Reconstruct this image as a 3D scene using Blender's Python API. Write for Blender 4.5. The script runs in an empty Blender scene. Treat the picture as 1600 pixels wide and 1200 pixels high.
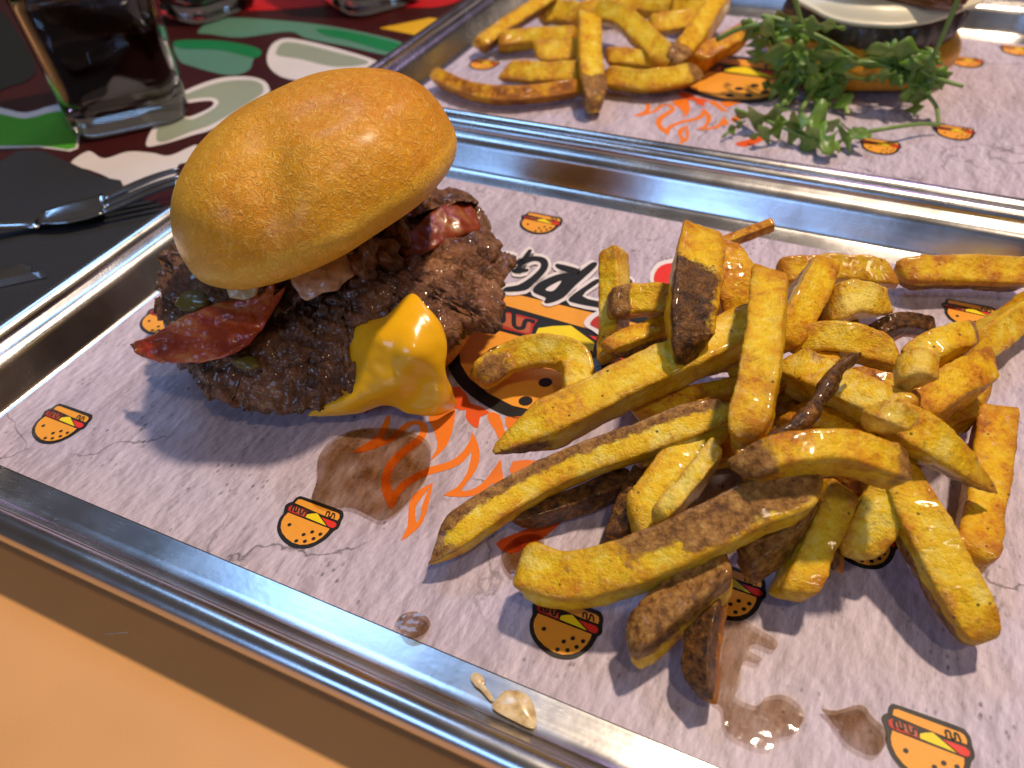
import bpy, bmesh, math, random
from mathutils import Vector, Matrix, noise
from mathutils.geometry import tessellate_polygon
random.seed(7)
S = bpy.context.scene
COL = S.collection
PI = math.pi

# ------------------------------------------------------------------ camera
H = 0.23                                   # metres above the paper
XA = Vector((0.90952939, 0.25647802, -0.3270708))      # world axes seen in camera space (x right, y down, z forward)
YA = Vector((0.41343216, -0.63925445, 0.64840388))
ZA = Vector((-0.04278012, -0.72496398, -0.68745698))
def cam2world(v): return Vector((XA.dot(v), YA.dot(v), ZA.dot(v)))
CAM = Vector((0, 0, H))
cd = bpy.data.cameras.new('camera'); cam = bpy.data.objects.new('camera', cd); COL.objects.link(cam)
r_, u_, b_ = cam2world(Vector((1, 0, 0))), cam2world(Vector((0, -1, 0))), cam2world(Vector((0, 0, -1)))
cam.matrix_world = Matrix(((r_.x, u_.x, b_.x, 0), (r_.y, u_.y, b_.y, 0), (r_.z, u_.z, b_.z, H), (0, 0, 0, 1)))
cd.sensor_width = 36; cd.lens = 27.0; cd.clip_start = 0.01; cd.clip_end = 50
cd.dof.use_dof = True; cd.dof.focus_distance = 0.285; cd.dof.aperture_fstop = 10.0
S.camera = cam
FWD = -b_
def ray(px, py): return cam2world(Vector((px - 800, py - 600, 1200.0)).normalized())
def W(px, py, z=0.0):
    r = ray(px, py); return CAM + r * ((H - z) / -r.z)
def WY(px, py, Y):
    r = ray(px, py); return CAM + r * (Y / r.y)
def mpp(P): return (P - CAM).dot(FWD) / 1200.0         # metres per photo pixel at P

# ------------------------------------------------------------------ world and lamps
w = bpy.data.worlds.new('World'); S.world = w; w.use_nodes = True
bg = w.node_tree.nodes['Background']; bg.inputs[0].default_value = (0.52, 0.42, 0.36, 1); bg.inputs[1].default_value = 0.13
def area(name, loc, target, size, power, col, size_y=None):
    l = bpy.data.lights.new(name, 'AREA'); l.energy = power; l.color = col
    l.shape = 'RECTANGLE' if size_y else 'DISK'; l.size = size
    if size_y: l.size_y = size_y
    o = bpy.data.objects.new(name, l); COL.objects.link(o); o.location = loc
    o.rotation_euler = (Vector(target) - Vector(loc)).to_track_quat('-Z', 'Y').to_euler(); return o
area('ceiling_spot', (0.20, 0.68, 1.45), (-0.05, 0.2, 0), 0.09, 23.0, (1.0, 0.78, 0.56))
area('ceiling_lamp', (0.45, -0.25, 1.5), (-0.1, 0.2, 0), 0.12, 3.5, (1.0, 0.78, 0.56))
area('blue_window', (-0.55, -1.35, 1.0), (-0.1, 0.25, 0), 0.85, 7.5, (0.30, 0.54, 1.0), 0.55)
area('blue_screen', (-0.80, 0.85, 1.30), (-0.1, 0.15, 0), 0.55, 5.0, (0.30, 0.56, 1.0), 0.38)
area('violet_sign', (0.10, 1.9, 1.5), (-0.15, 0.2, 0.05), 0.30, 2.5, (0.62, 0.42, 1.0), 0.2)
S.view_settings.view_transform = 'Standard'; S.view_settings.look = 'None'
S.view_settings.exposure = 0.0; S.view_settings.gamma = 1.0; S.view_settings.use_curve_mapping = False
S.render.engine = 'CYCLES'

# ------------------------------------------------------------------ mesh helpers
WL = {}
def tag(o, label, cat, group=None):
    o['label'] = label; o['category'] = cat
    if group: o['group'] = group
    return o
def empty(name, loc, label, cat, group=None):
    o = bpy.data.objects.new(name, None); COL.objects.link(o); o.location = loc; o.empty_display_size = 0.01
    WL[o] = Vector(loc); return tag(o, label, cat, group)
def link(name, me, mat, parent=None, loc=Vector((0, 0, 0))):
    o = bpy.data.objects.new(name, me); COL.objects.link(o)
    if mat and not me.materials: me.materials.append(mat)
    WL[o] = Vector(loc)
    if parent: o.parent = parent; o.location = Vector(loc) - WL[parent]
    else: o.location = loc
    return o
def mk(name, vs, fs, mat, parent=None, smooth=True, attrs=None):
    vs = [Vector(v) for v in vs]
    mn = Vector((min(v.x for v in vs), min(v.y for v in vs), min(v.z for v in vs)))
    mx = Vector((max(v.x for v in vs), max(v.y for v in vs), max(v.z for v in vs)))
    c = Vector(((mn.x + mx.x) / 2, (mn.y + mx.y) / 2, mn.z))
    me = bpy.data.meshes.new(name); me.from_pydata([v - c for v in vs], [], fs); me.update()
    bm = bmesh.new(); bm.from_mesh(me); bmesh.ops.recalc_face_normals(bm, faces=bm.faces); bm.to_mesh(me); bm.free()
    if smooth: me.polygons.foreach_set('use_smooth', [True] * len(me.polygons))
    for k, vals in (attrs or {}).items():
        a = me.attributes.new(k, 'FLOAT', 'POINT'); a.data.foreach_set('value', vals)
    return link(name, me, mat, parent, c)
def catmull(P, n):
    P = [Vector(p) for p in P]; Q = [P[0] * 2 - P[1]] + P + [P[-1] * 2 - P[-2]]; out = []
    m = len(P) - 1
    for i in range(n):
        t = i / (n - 1) * m; k = min(int(t), m - 1); t -= k
        a, b, c, d = Q[k:k + 4]
        out.append(0.5 * ((2 * b) + (c - a) * t + (2 * a - 5 * b + 4 * c - d) * t * t + (3 * b - a - 3 * c + d) * t ** 3))
    return out
def smooth_closed(P, n):
    P = [Vector(p) for p in P]; m = len(P); out = []
    for i in range(m * n):
        k, t = divmod(i, n); t /= n
        a, b, c, d = P[k - 1], P[k], P[(k + 1) % m], P[(k + 2) % m]
        out.append(0.5 * ((2 * b) + (c - a) * t + (2 * a - 5 * b + 4 * c - d) * t * t + (3 * b - a - 3 * c + d) * t ** 3))
    return out
def sstep(a, b, x):
    t = max(0.0, min(1.0, (x - a) / (b - a))); return t * t * (3 - 2 * t)      # also falls when b < a
def fbm(p, o=3):
    s, a = 0.0, 1.0
    for i in range(o): s += a * noise.noise(p); p = p * 2.03 + Vector((3.1, 1.7, 5.3)); a *= 0.5
    return s
def flat(name, pts, mat, parent, th=0.0):
    """flat printed patch: one sheet following a traced outline"""
    tri = tessellate_polygon([pts]); return mk(name, pts, [tuple(t) for t in tri], mat, parent, smooth=False)
def tube(pts, rad, n=8, caps=True):
    """rad: function of t in 0..1 -> radius"""
    vs, fs = [], []; m = len(pts); pv = None
    for i, p in enumerate(pts):
        T = (pts[min(i + 1, m - 1)] - pts[max(i - 1, 0)]).normalized()
        a = T.cross(Vector((0.13, 0.2, 1))).normalized() if pv is None else (pv - T * pv.dot(T)).normalized()
        pv = a; b = T.cross(a); r = rad(i / (m - 1))
        for k in range(n): q = 2 * PI * k / n; vs.append(p + (a * math.cos(q) + b * math.sin(q)) * r)
    for i in range(m - 1):
        for k in range(n): k2 = (k + 1) % n; fs.append((i * n + k, i * n + k2, (i + 1) * n + k2, (i + 1) * n + k))
    if caps: fs.append(tuple(range(n))[::-1]); fs.append(tuple((m - 1) * n + k for k in range(n)))
    return vs, fs
def grid_sheet(name, rows, mat, parent, thick, nu=40, nv=24, amp=0.0, freq=100, sub=0, roundedge=True):
    """a real sheet with thickness through a net of control points (rows x cols)"""
    R1 = [catmull(r, nu) for r in rows]
    cols = [catmull([R1[i][j] for i in range(len(rows))], nv) for j in range(nu)]
    P = [[cols[j][i] for j in range(nu)] for i in range(nv)]
    N = [[None] * nu for _ in range(nv)]
    for i in range(nv):
        for j in range(nu):
            du = P[i][min(j + 1, nu - 1)] - P[i][max(j - 1, 0)]; dv = P[min(i + 1, nv - 1)][j] - P[max(i - 1, 0)][j]
            n = du.cross(dv); N[i][j] = n.normalized() if n.length > 1e-12 else Vector((0, 0, 1))
    if N[nv // 2][nu // 2].dot(CAM - P[nv // 2][nu // 2]) < 0: N = [[-n for n in r] for r in N]
    vs, fs = [], []
    for s in (1, -1):
        for i in range(nv):
            for j in range(nu):
                e = 1.0
                if roundedge:
                    du_ = min(j, nu - 1 - j) / (nu * 0.10); dv_ = min(i, nv - 1 - i) / (nv * 0.10)
                    e = math.sqrt(max(0.02, 1 - (1 - min(1, du_)) ** 2)) * math.sqrt(max(0.02, 1 - (1 - min(1, dv_)) ** 2))
                q = P[i][j] + N[i][j] * (s * thick / 2 * e)
                if amp: q = q + N[i][j] * (amp * fbm(P[i][j] * freq))
                vs.append(q)
    o = nv * nu
    for i in range(nv - 1):
        for j in range(nu - 1):
            a, b, c, d = i * nu + j, i * nu + j + 1, (i + 1) * nu + j + 1, (i + 1) * nu + j
            fs.append((a, b, c, d)); fs.append((o + d, o + c, o + b, o + a))
    edge = [j for j in range(nu)] + [i * nu + nu - 1 for i in range(1, nv)] + [(nv - 1) * nu + j for j in range(nu - 2, -1, -1)] + [i * nu for i in range(nv - 2, 0, -1)]
    for k in range(len(edge)):
        a, b = edge[k], edge[(k + 1) % len(edge)]; fs.append((b, a, o + a, o + b))
    return mk(name, vs, fs, mat, parent)

# ------------------------------------------------------------------ materials
class NT:
    def __init__(s, name):
        s.m = bpy.data.materials.new(name); s.m.use_nodes = True; s.t = s.m.node_tree; s.n = s.t.nodes
        s.b = s.n['Principled BSDF']; s.out = s.n['Material Output']
    def add(s, typ, ins=None, **kw):
        x = s.n.new(typ)
        for k, v in kw.items(): setattr(x, k, v)
        for k, v in (ins or {}).items():
            if hasattr(v, 'is_linked'): s.t.links.new(v, x.inputs[k])
            else: x.inputs[k].default_value = v
        return x
    def co(s, scale=(1, 1, 1), rot=(0, 0, 0), kind='Object'):
        tc = s.add('ShaderNodeTexCoord'); src = tc.outputs[kind]
        if kind == 'World': pass
        return s.add('ShaderNodeMapping', {'Vector': src, 'Scale': scale, 'Rotation': rot}).outputs[0]
    def wco(s, scale=(1, 1, 1), rot=(0, 0, 0)):
        g = s.add('ShaderNodeNewGeometry'); return s.add('ShaderNodeMapping', {'Vector': g.outputs['Position'], 'Scale': scale, 'Rotation': rot}).outputs[0]
    def noise(s, vec, scale, detail=4, rough=0.55, dist=0.0):
        return s.add('ShaderNodeTexNoise', {'Vector': vec, 'Scale': scale, 'Detail': detail, 'Roughness': rough, 'Distortion': dist}).outputs[0]
    def vor(s, vec, scale, feature='F1', rnd=1.0):
        return s.add('ShaderNodeTexVoronoi', {'Vector': vec, 'Scale': scale, 'Randomness': rnd}, feature=feature).outputs[0]
    def ramp(s, fac, stops):
        r = s.add('ShaderNodeValToRGB', {'Fac': fac}); e = r.color_ramp.elements
        while len(e) < len(stops): e.new(0.5)
        for i, (p, c) in enumerate(stops): e[i].position = p; e[i].color = (c if len(c) == 4 else (*c, 1)) if hasattr(c, '__len__') else (c, c, c, 1)
        return r.outputs[0]
    def mix(s, fac, a, b, mode='MIX'):
        x = s.n.new('ShaderNodeMix'); x.data_type = 'RGBA'; x.blend_type = mode
        for i, v in ((0, fac), (6, a), (7, b)):
            if hasattr(v, 'is_linked'): s.t.links.new(v, x.inputs[i])
            else: x.inputs[i].default_value = v if i == 0 else (*v, 1)
        return x.outputs[2]
    def math(s, op, a, b=0.0, clamp=False):
        x = s.n.new('ShaderNodeMath'); x.operation = op; x.use_clamp = clamp
        for i, v in ((0, a), (1, b)):
            if hasattr(v, 'is_linked'): s.t.links.new(v, x.inputs[i])
            else: x.inputs[i].default_value = v
        return x.outputs[0]
    def attr(s, name): return s.add('ShaderNodeAttribute', attribute_name=name).outputs['Fac']
    def bump(s, h, strength=0.5, dist=0.001, prev=None):
        x = s.add('ShaderNodeBump', {'Height': h, 'Strength': strength, 'Distance': dist})
        if prev is not None: s.t.links.new(prev, x.inputs['Normal'])
        return x.outputs[0]
    def set(s, **kw):
        names = {'base': 'Base Color', 'rough': 'Roughness', 'metal': 'Metallic', 'normal': 'Normal', 'coat': 'Coat Weight', 'coatr': 'Coat Roughness', 'sss': 'Subsurface Weight', 'sssr': 'Subsurface Radius',
                 'ssss': 'Subsurface Scale', 'trans': 'Transmission Weight', 'ior': 'IOR', 'alpha': 'Alpha', 'spec': 'Specular IOR Level', 'aniso': 'Anisotropic', 'sheen': 'Sheen Weight', 'coatn': 'Coat Normal'}
        for k, v in kw.items():
            i = s.b.inputs[names[k]]
            if hasattr(v, 'is_linked'): s.t.links.new(v, i)
            elif hasattr(v, '__len__') and i.type == 'RGBA': i.default_value = (*v[:3], 1)
            else: i.default_value = v
        return s.m

M = {}
def plain(name, col, rough=0.5, **kw):
    t = NT(name); M[name] = t.set(base=col, rough=rough, **kw); return M[name]

def build_materials():
    # table laminate, very fine grain
    def lam(name, col, rough=0.38):
        t = NT(name); v = t.wco(); n = t.noise(v, 900, 2); n2 = t.noise(v, 9, 3)
        c = t.mix(t.ramp(n2, [(0.3, 0.0), (0.7, 1.0)]), tuple(x * 0.9 for x in col), tuple(min(1, x * 1.08) for x in col))
        M[name] = t.set(base=c, rough=rough, normal=t.bump(n, 0.12, 0.0003))
    lam('table_maroon', (0.045, 0.006, 0.006)); lam('table_orange', (0.66, 0.34, 0.125), 0.55); lam('table_white', (0.72, 0.66, 0.64))
    lam('table_green', (0.07, 0.36, 0.02)); lam('table_teal', (0.10, 0.24, 0.17)); lam('table_deep_green', (0.01, 0.19, 0.06))
    lam('table_olive', (0.30, 0.34, 0.25)); lam('table_red', (0.55, 0.01, 0.015)); lam('table_yellow', (0.75, 0.42, 0.02)); lam('table_black', (0.012, 0.012, 0.012))
    # aluminium
    t = NT('aluminium'); nb = t.noise(t.wco(), 24, 5, 0.6); fine = t.noise(t.wco((25, 700, 700)), 1.0, 3, 0.6)
    sc = t.vor(t.wco((40, 700, 500), (0, 0, 0.9)), 1.0, 'DISTANCE_TO_EDGE')
    msk = t.math('MULTIPLY', t.ramp(sc, [(0.0, 1.0), (0.006, 0.0)]), t.ramp(t.noise(t.wco(), 40, 2), [(0.58, 0.0), (0.66, 1.0)]))
    rough = t.math('ADD', t.math('MULTIPLY', t.ramp(nb, [(0.3, 0.0), (0.7, 1.0)]), 0.12), t.math('ADD', t.math('MULTIPLY', fine, 0.08), 0.15))
    M['aluminium'] = t.set(base=t.mix(nb, (0.52, 0.52, 0.54), (0.68, 0.67, 0.68)), metal=1.0, rough=t.math('ADD', rough, t.math('MULTIPLY', msk, 0.2)), normal=t.bump(nb, 0.10, 0.002))
    t = NT('steel'); n = t.noise(t.wco(), 60, 3)
    M['steel'] = t.set(base=(0.60, 0.62, 0.65), metal=1.0, rough=t.math('ADD', t.math('MULTIPLY', n, 0.12), 0.1))
    # printed plaster-look paper
    t = NT('paper'); v = t.wco()
    big = t.noise(v, 14, 5, 0.6)
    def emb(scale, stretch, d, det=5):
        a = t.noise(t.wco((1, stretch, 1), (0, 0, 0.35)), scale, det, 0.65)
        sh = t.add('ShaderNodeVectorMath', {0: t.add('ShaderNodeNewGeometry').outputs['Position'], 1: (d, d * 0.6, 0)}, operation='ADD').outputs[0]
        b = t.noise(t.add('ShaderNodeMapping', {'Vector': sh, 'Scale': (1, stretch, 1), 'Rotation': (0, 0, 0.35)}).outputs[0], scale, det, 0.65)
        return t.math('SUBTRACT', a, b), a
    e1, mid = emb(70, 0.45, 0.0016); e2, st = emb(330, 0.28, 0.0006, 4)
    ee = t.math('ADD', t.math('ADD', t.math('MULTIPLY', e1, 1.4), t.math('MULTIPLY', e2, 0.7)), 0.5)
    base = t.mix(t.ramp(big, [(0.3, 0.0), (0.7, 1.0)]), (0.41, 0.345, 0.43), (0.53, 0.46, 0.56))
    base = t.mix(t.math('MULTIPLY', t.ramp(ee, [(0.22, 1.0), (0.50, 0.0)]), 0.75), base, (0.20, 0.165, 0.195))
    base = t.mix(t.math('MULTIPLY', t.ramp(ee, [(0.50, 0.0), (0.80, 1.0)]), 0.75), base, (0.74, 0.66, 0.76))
    base = t.mix(t.math('MULTIPLY', t.ramp(mid, [(0.34, 1.0), (0.46, 0.0)]), 0.35), base, (0.30, 0.25, 0.29))
    spk = t.vor(t.wco((1, 0.6, 1), (0, 0, 0.35)), 380); zone = t.ramp(t.noise(v, 34, 5, 0.7), [(0.50, 0.0), (0.62, 1.0)])
    spots = t.math('MULTIPLY', t.ramp(t.math('ADD', spk, t.math('MULTIPLY', t.noise(v, 900, 3), 0.25)), [(0.24, 1.0), (0.42, 0.0)]), zone)
    base = t.mix(t.math('MULTIPLY', spots, 0.85), base, (0.07, 0.055, 0.065))
    wv = t.add('ShaderNodeVectorMath', {0: v, 1: t.add('ShaderNodeVectorMath', {0: t.add('ShaderNodeTexNoise', {'Vector': v, 'Scale': 40.0, 'Detail': 6.0}).outputs['Color'], 'Scale': 0.035}, operation='SCALE').outputs[0]}, operation='ADD').outputs[0]
    cr = t.vor(wv, 13, 'DISTANCE_TO_EDGE'); crk = t.math('MULTIPLY', t.ramp(cr, [(0.0, 1.0), (0.010, 0.0)]), t.ramp(t.noise(v, 17, 2), [(0.48, 0.0), (0.58, 1.0)]))
    base = t.mix(t.math('MULTIPLY', crk, 0.85), base, (0.09, 0.075, 0.085))
    M['paper'] = t.set(base=base, rough=0.5, spec=0.35, normal=t.bump(t.noise(v, 55, 3), 0.3, 0.0012, t.bump(st, 0.25, 0.0003)))
    def ink(name, c):
        t = NT(name); n = t.noise(t.wco(), 300, 3)
        M[name] = t.set(base=t.mix(n, tuple(x * 0.86 for x in c), c), rough=0.5, spec=0.35, normal=t.bump(t.noise(t.wco(), 55, 3), 0.35, 0.0012))
    ink('ink_black', (0.010, 0.009, 0.010)); ink('ink_orange', (0.86, 0.36, 0.035)); ink('ink_flame', (0.84, 0.20, 0.012)); ink('ink_flame_red', (0.76, 0.095, 0.01))
    ink('ink_yellow', (0.88, 0.68, 0.01)); ink('ink_red', (0.50, 0.025, 0.02)); ink('ink_meat', (0.50, 0.12, 0.05)); ink('ink_white', (0.80, 0.74, 0.76)); ink('ink_bright_red', (0.75, 0.03, 0.02))
    # grease
    def grease(name, col, dens):
        t = NT(name); a = t.attr('depth'); n = t.noise(t.wco(), 75, 5, 0.65)
        k = t.math('MULTIPLY', t.ramp(a, [(0.0, 0.0), (0.55, 0.35), (1.0, 1.0)]), t.math('ADD', t.math('MULTIPLY', t.ramp(n, [(0.35, 0.0), (0.65, 1.0)]), 0.6), dens), True)
        sp = t.math('MULTIPLY', t.ramp(t.vor(t.wco(), 330), [(0.10, 1.0), (0.16, 0.0)]), t.ramp(n, [(0.5, 0.0), (0.6, 0.8)]))
        tint = t.mix(sp, t.mix(k, (1, 1, 1), col), (0.10, 0.06, 0.03))
        tr = t.add('ShaderNodeBsdfTransparent', {'Color': tint}); nb = t.bump(t.noise(t.wco(), 130, 2), 0.30, 0.0012)
        gl = t.add('ShaderNodeBsdfGlossy', {'Color': (1, 1, 1, 1), 'Roughness': 0.05, 'Normal': nb}); fr = t.add('ShaderNodeFresnel', {'IOR': 1.45, 'Normal': nb})
        mx = t.add('ShaderNodeMixShader', {0: t.math('MULTIPLY', fr.outputs[0], t.ramp(a, [(0.0, 0.0), (0.5, 1.0)])), 1: tr.outputs[0], 2: gl.outputs[0]}); t.t.links.new(mx.outputs[0], t.out.inputs['Surface']); M[name] = t.m
    grease('grease', (0.44, 0.30, 0.15), 0.42); grease('grease_thin', (0.62, 0.50, 0.36), 0.45)
    # bread
    t = NT('bun_crust'); v = t.co(); n1 = t.noise(v, 26, 4, 0.6); br = t.attr('brown')
    wv = t.add('ShaderNodeVectorMath', {0: v, 1: t.add('ShaderNodeVectorMath', {0: t.add('ShaderNodeTexNoise', {'Vector': v, 'Scale': 160.0, 'Detail': 3.0}).outputs['Color'], 'Scale': 0.012}, operation='SCALE').outputs[0]}, operation='ADD').outputs[0]
    wr = t.noise(wv, 300, 4, 0.65, 2.2); fib = t.ramp(t.vor(wv, 260, 'DISTANCE_TO_EDGE'), [(0.0, 1.0), (0.10, 0.0)])
    f = t.math('ADD', t.math('MULTIPLY', br, 0.9), t.math('MULTIPLY', t.math('SUBTRACT', n1, 0.5), 0.9), True)
    base = t.ramp(f, [(0.0, (0.88, 0.56, 0.06)), (0.35, (0.80, 0.40, 0.018)), (0.65, (0.66, 0.255, 0.006)), (1.0, (0.46, 0.135, 0.004))])
    base = t.mix(t.math('MULTIPLY', fib, t.ramp(wr, [(0.40, 0.0), (0.60, 0.60)])), base, (0.94, 0.64, 0.15))
    base = t.mix(t.math('MULTIPLY', t.ramp(wr, [(0.56, 0.0), (0.74, 1.0)]), 0.30), base, (0.80, 0.46, 0.12))
    base = t.mix(t.math('MULTIPLY', t.ramp(wr, [(0.28, 1.0), (0.46, 0.0)]), 0.38), base, (0.36, 0.115, 0.008))
    M['bun_crust'] = t.set(base=base, rough=t.math('ADD', 0.26, t.math('MULTIPLY', n1, 0.18)), coat=0.18, coatr=0.26, spec=0.35, sss=0.05, sssr=(0.006, 0.003, 0.001), ssss=0.4,
                           normal=t.bump(fib, 0.35, 0.0005, t.bump(wr, 0.75, 0.0011, t.bump(t.noise(v, 75, 3), 0.45, 0.003))))
    # meat
    t = NT('seared_beef'); v = t.wco(); n1 = t.noise(v, 55, 5, 0.65); n2 = t.noise(v, 520, 4, 0.75); n4 = t.noise(v, 210, 4, 0.7, 0.8); ch = t.attr('char')
    f = t.math('ADD', t.math('MULTIPLY', n1, 0.45), t.math('ADD', t.math('MULTIPLY', n4, 0.45), t.math('MULTIPLY', n2, 0.2)))
    base = t.ramp(f, [(0.37, (0.022, 0.008, 0.003)), (0.48, (0.105, 0.035, 0.012)), (0.58, (0.23, 0.092, 0.036)), (0.72, (0.46, 0.24, 0.115))])
    base = t.mix(t.math('MULTIPLY', ch, 0.7), base, (0.034, 0.011, 0.004))
    M['seared_beef'] = t.set(base=base, rough=t.math('ADD', 0.30, t.math('MULTIPLY', n1, 0.3)), spec=0.45, coat=t.math('ADD', t.math('MULTIPLY', ch, 0.7), 0.35, True), coatr=0.05, normal=t.bump(n2, 0.9, 0.0009, t.bump(n4, 1.0, 0.0022)))
    t = NT('grey_beef'); v = t.wco(); n1 = t.noise(v, 70, 5, 0.65); base = t.ramp(n1, [(0.3, (0.045, 0.03, 0.024)), (0.55, (0.13, 0.092, 0.078)), (0.8, (0.22, 0.165, 0.14))])
    M['grey_beef'] = t.set(base=base, rough=0.33, coat=0.4, coatr=0.15, normal=t.bump(t.noise(v, 300, 4), 0.6, 0.001))
    t = NT('cheddar'); v = t.wco(); n = t.noise(v, 40, 3)
    M['cheddar'] = t.set(base=t.mix(n, (0.86, 0.43, 0.008), (0.92, 0.54, 0.016)), rough=0.24, coat=0.35, coatr=0.1, sss=0.25, sssr=(0.01, 0.004, 0.001), ssss=0.5, normal=t.bump(t.noise(v, 140, 3), 0.16, 0.001))
    plain('white_cheese', (0.84, 0.76, 0.56), 0.35, sss=0.2, ssss=0.3)
    t = NT('bacon'); v = t.wco((0.3, 1.6, 1.6), (0, 0, -0.45)); n = t.noise(v, 70, 4, 0.55, 0.6)
    base = t.ramp(n, [(0.36, (0.30, 0.024, 0.010)), (0.52, (0.48, 0.062, 0.020)), (0.62, (0.60, 0.16, 0.045)), (0.76, (0.76, 0.40, 0.16))])
    base = t.mix(t.math('MULTIPLY', t.attr('char'), 0.8), base, (0.10, 0.025, 0.008))
    M['bacon'] = t.set(base=base, rough=0.36, coat=0.25, coatr=0.15, sss=0.1, ssss=0.2, normal=t.bump(t.noise(t.wco(), 240, 4), 0.45, 0.0008))
    t = NT('burger_sauce'); n = t.noise(t.wco(), 90, 3); M['burger_sauce'] = t.set(base=t.mix(n, (0.62, 0.34, 0.20), (0.76, 0.52, 0.33)), rough=0.2, coat=0.4, coatr=0.1, sss=0.15, ssss=0.3)
    plain('mayonnaise', (0.66, 0.52, 0.26), 0.3, coat=0.2, sss=0.15, ssss=0.3); plain('pickle', (0.13, 0.10, 0.02), 0.3, coat=0.3)
    plain('brown_relish', (0.16, 0.045, 0.01), 0.25, coat=0.5)
    t = NT('splash'); n = t.noise(t.wco(), 260, 4); M['splash'] = t.set(base=t.ramp(n, [(0.3, (0.36, 0.22, 0.08)), (0.55, (0.66, 0.52, 0.30)), (0.8, (0.80, 0.72, 0.55))]), rough=0.25, coat=0.3)
    # potato: flesh with browned corners, skin where attribute says
    t = NT('potato'); v = t.co(); tone = t.attr('tone'); sk = t.attr('skin'); ed = t.attr('edge'); dk = t.attr('dark')
    n1 = t.noise(v, 75, 4, 0.6); n2 = t.noise(v, 1150, 3, 0.7); n3 = t.noise(v, 200, 5, 0.7); n5 = t.noise(v, 430, 4, 0.7)
    f = t.math('ADD', tone, t.math('ADD', t.math('MULTIPLY', t.math('SUBTRACT', n1, 0.47), 2.1), t.math('MULTIPLY', t.math('SUBTRACT', n5, 0.5), 1.1)), True)
    flesh = t.ramp(f, [(0.0, (0.86, 0.67, 0.12)), (0.22, (0.83, 0.57, 0.016)), (0.5, (0.76, 0.43, 0.004)), (0.8, (0.58, 0.21, 0.003)), (1.0, (0.24, 0.07, 0.004))])
    ef = t.math('MULTIPLY', ed, t.ramp(t.math('ADD', t.math('MULTIPLY', n3, 0.6), t.math('MULTIPLY', n1, 0.4)), [(0.32, 0.0), (0.58, 1.0)]))
    flesh = t.mix(t.math('MULTIPLY', ef, 0.85), flesh, (0.46, 0.165, 0.007))
    flesh = t.mix(t.math('MULTIPLY', t.ramp(n3, [(0.57, 0.0), (0.72, 1.0)]), 0.65), flesh, (0.36, 0.125, 0.006))
    flesh = t.mix(t.math('MULTIPLY', t.ramp(t.noise(v, 260, 3, 0.6), [(0.58, 0.0), (0.72, 1.0)]), 0.28), flesh, (0.90, 0.72, 0.24))
    herb = t.math('MULTIPLY', t.ramp(t.math('ADD', t.vor(v, 230), t.math('MULTIPLY', n5, 0.15)), [(0.17, 1.0), (0.22, 0.0)]), t.ramp(t.noise(v, 130, 2), [(0.50, 0.0), (0.58, 1.0)]))
    flesh = t.mix(t.math('MULTIPLY', herb, 0.85), flesh, (0.045, 0.030, 0.006))
    sf = t.math('SUBTRACT', t.math('ADD', t.math('MULTIPLY', n3, 0.55), t.math('MULTIPLY', n5, 0.45)), t.math('MULTIPLY', dk, 0.13))
    skin = t.ramp(sf, [(0.28, (0.028, 0.010, 0.003)), (0.42, (0.14, 0.055, 0.011)), (0.53, (0.33, 0.155, 0.033)), (0.68, (0.56, 0.34, 0.10))])
    skm = t.math('ADD', sk, t.math('ADD', t.math('MULTIPLY', t.math('SUBTRACT', n3, 0.5), 1.5), t.math('MULTIPLY', t.math('SUBTRACT', n1, 0.5), 1.5)))
    base = t.mix(t.ramp(skm, [(0.30, 0.0), (0.42, 0.45), (0.58, 1.0)]), flesh, skin)
    M['potato'] = t.set(base=base, rough=t.math('ADD', 0.24, t.math('MULTIPLY', n3, 0.25)), coat=0.20, coatr=0.10, spec=0.28, sss=0.04, sssr=(0.006, 0.004, 0.001), ssss=0.4,
                        normal=t.bump(n2, 0.7, 0.0005, t.bump(n5, 0.75, 0.0011, t.bump(n3, 0.6, 0.0016))))
    # greens
    t = NT('rocket_leaf'); v = t.wco(); n = t.noise(v, 60, 4); M['rocket_leaf'] = t.set(base=t.ramp(n, [(0.3, (0.045, 0.115, 0.012)), (0.55, (0.115, 0.24, 0.025)), (0.78, (0.24, 0.38, 0.06))]), rough=0.38, sss=0.08, ssss=0.2, normal=t.bump(t.noise(v, 220, 3), 0.4, 0.001))
    plain('rocket_stem', (0.16, 0.27, 0.06), 0.4)
    # glass and drink
    plain('tumbler_glass', (1, 1, 1), 0.02, trans=1.0, ior=1.47)
    plain('cola', (0.035, 0.010, 0.004), 0.03, trans=0.85, ior=1.33)
    plain('ice', (0.55, 0.42, 0.34), 0.12, trans=0.5, ior=1.31)
    t = NT('black_napkin'); v = t.wco(); n = t.noise(v, 500, 3); wv = t.add('ShaderNodeTexVoronoi', {'Vector': v, 'Scale': 900.0}).outputs[0]
    M['black_napkin'] = t.set(base=t.mix(n, (0.008, 0.009, 0.012), (0.018, 0.020, 0.026)), rough=0.85, sheen=0.0, normal=t.bump(wv, 0.35, 0.0003))
build_materials()

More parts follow.
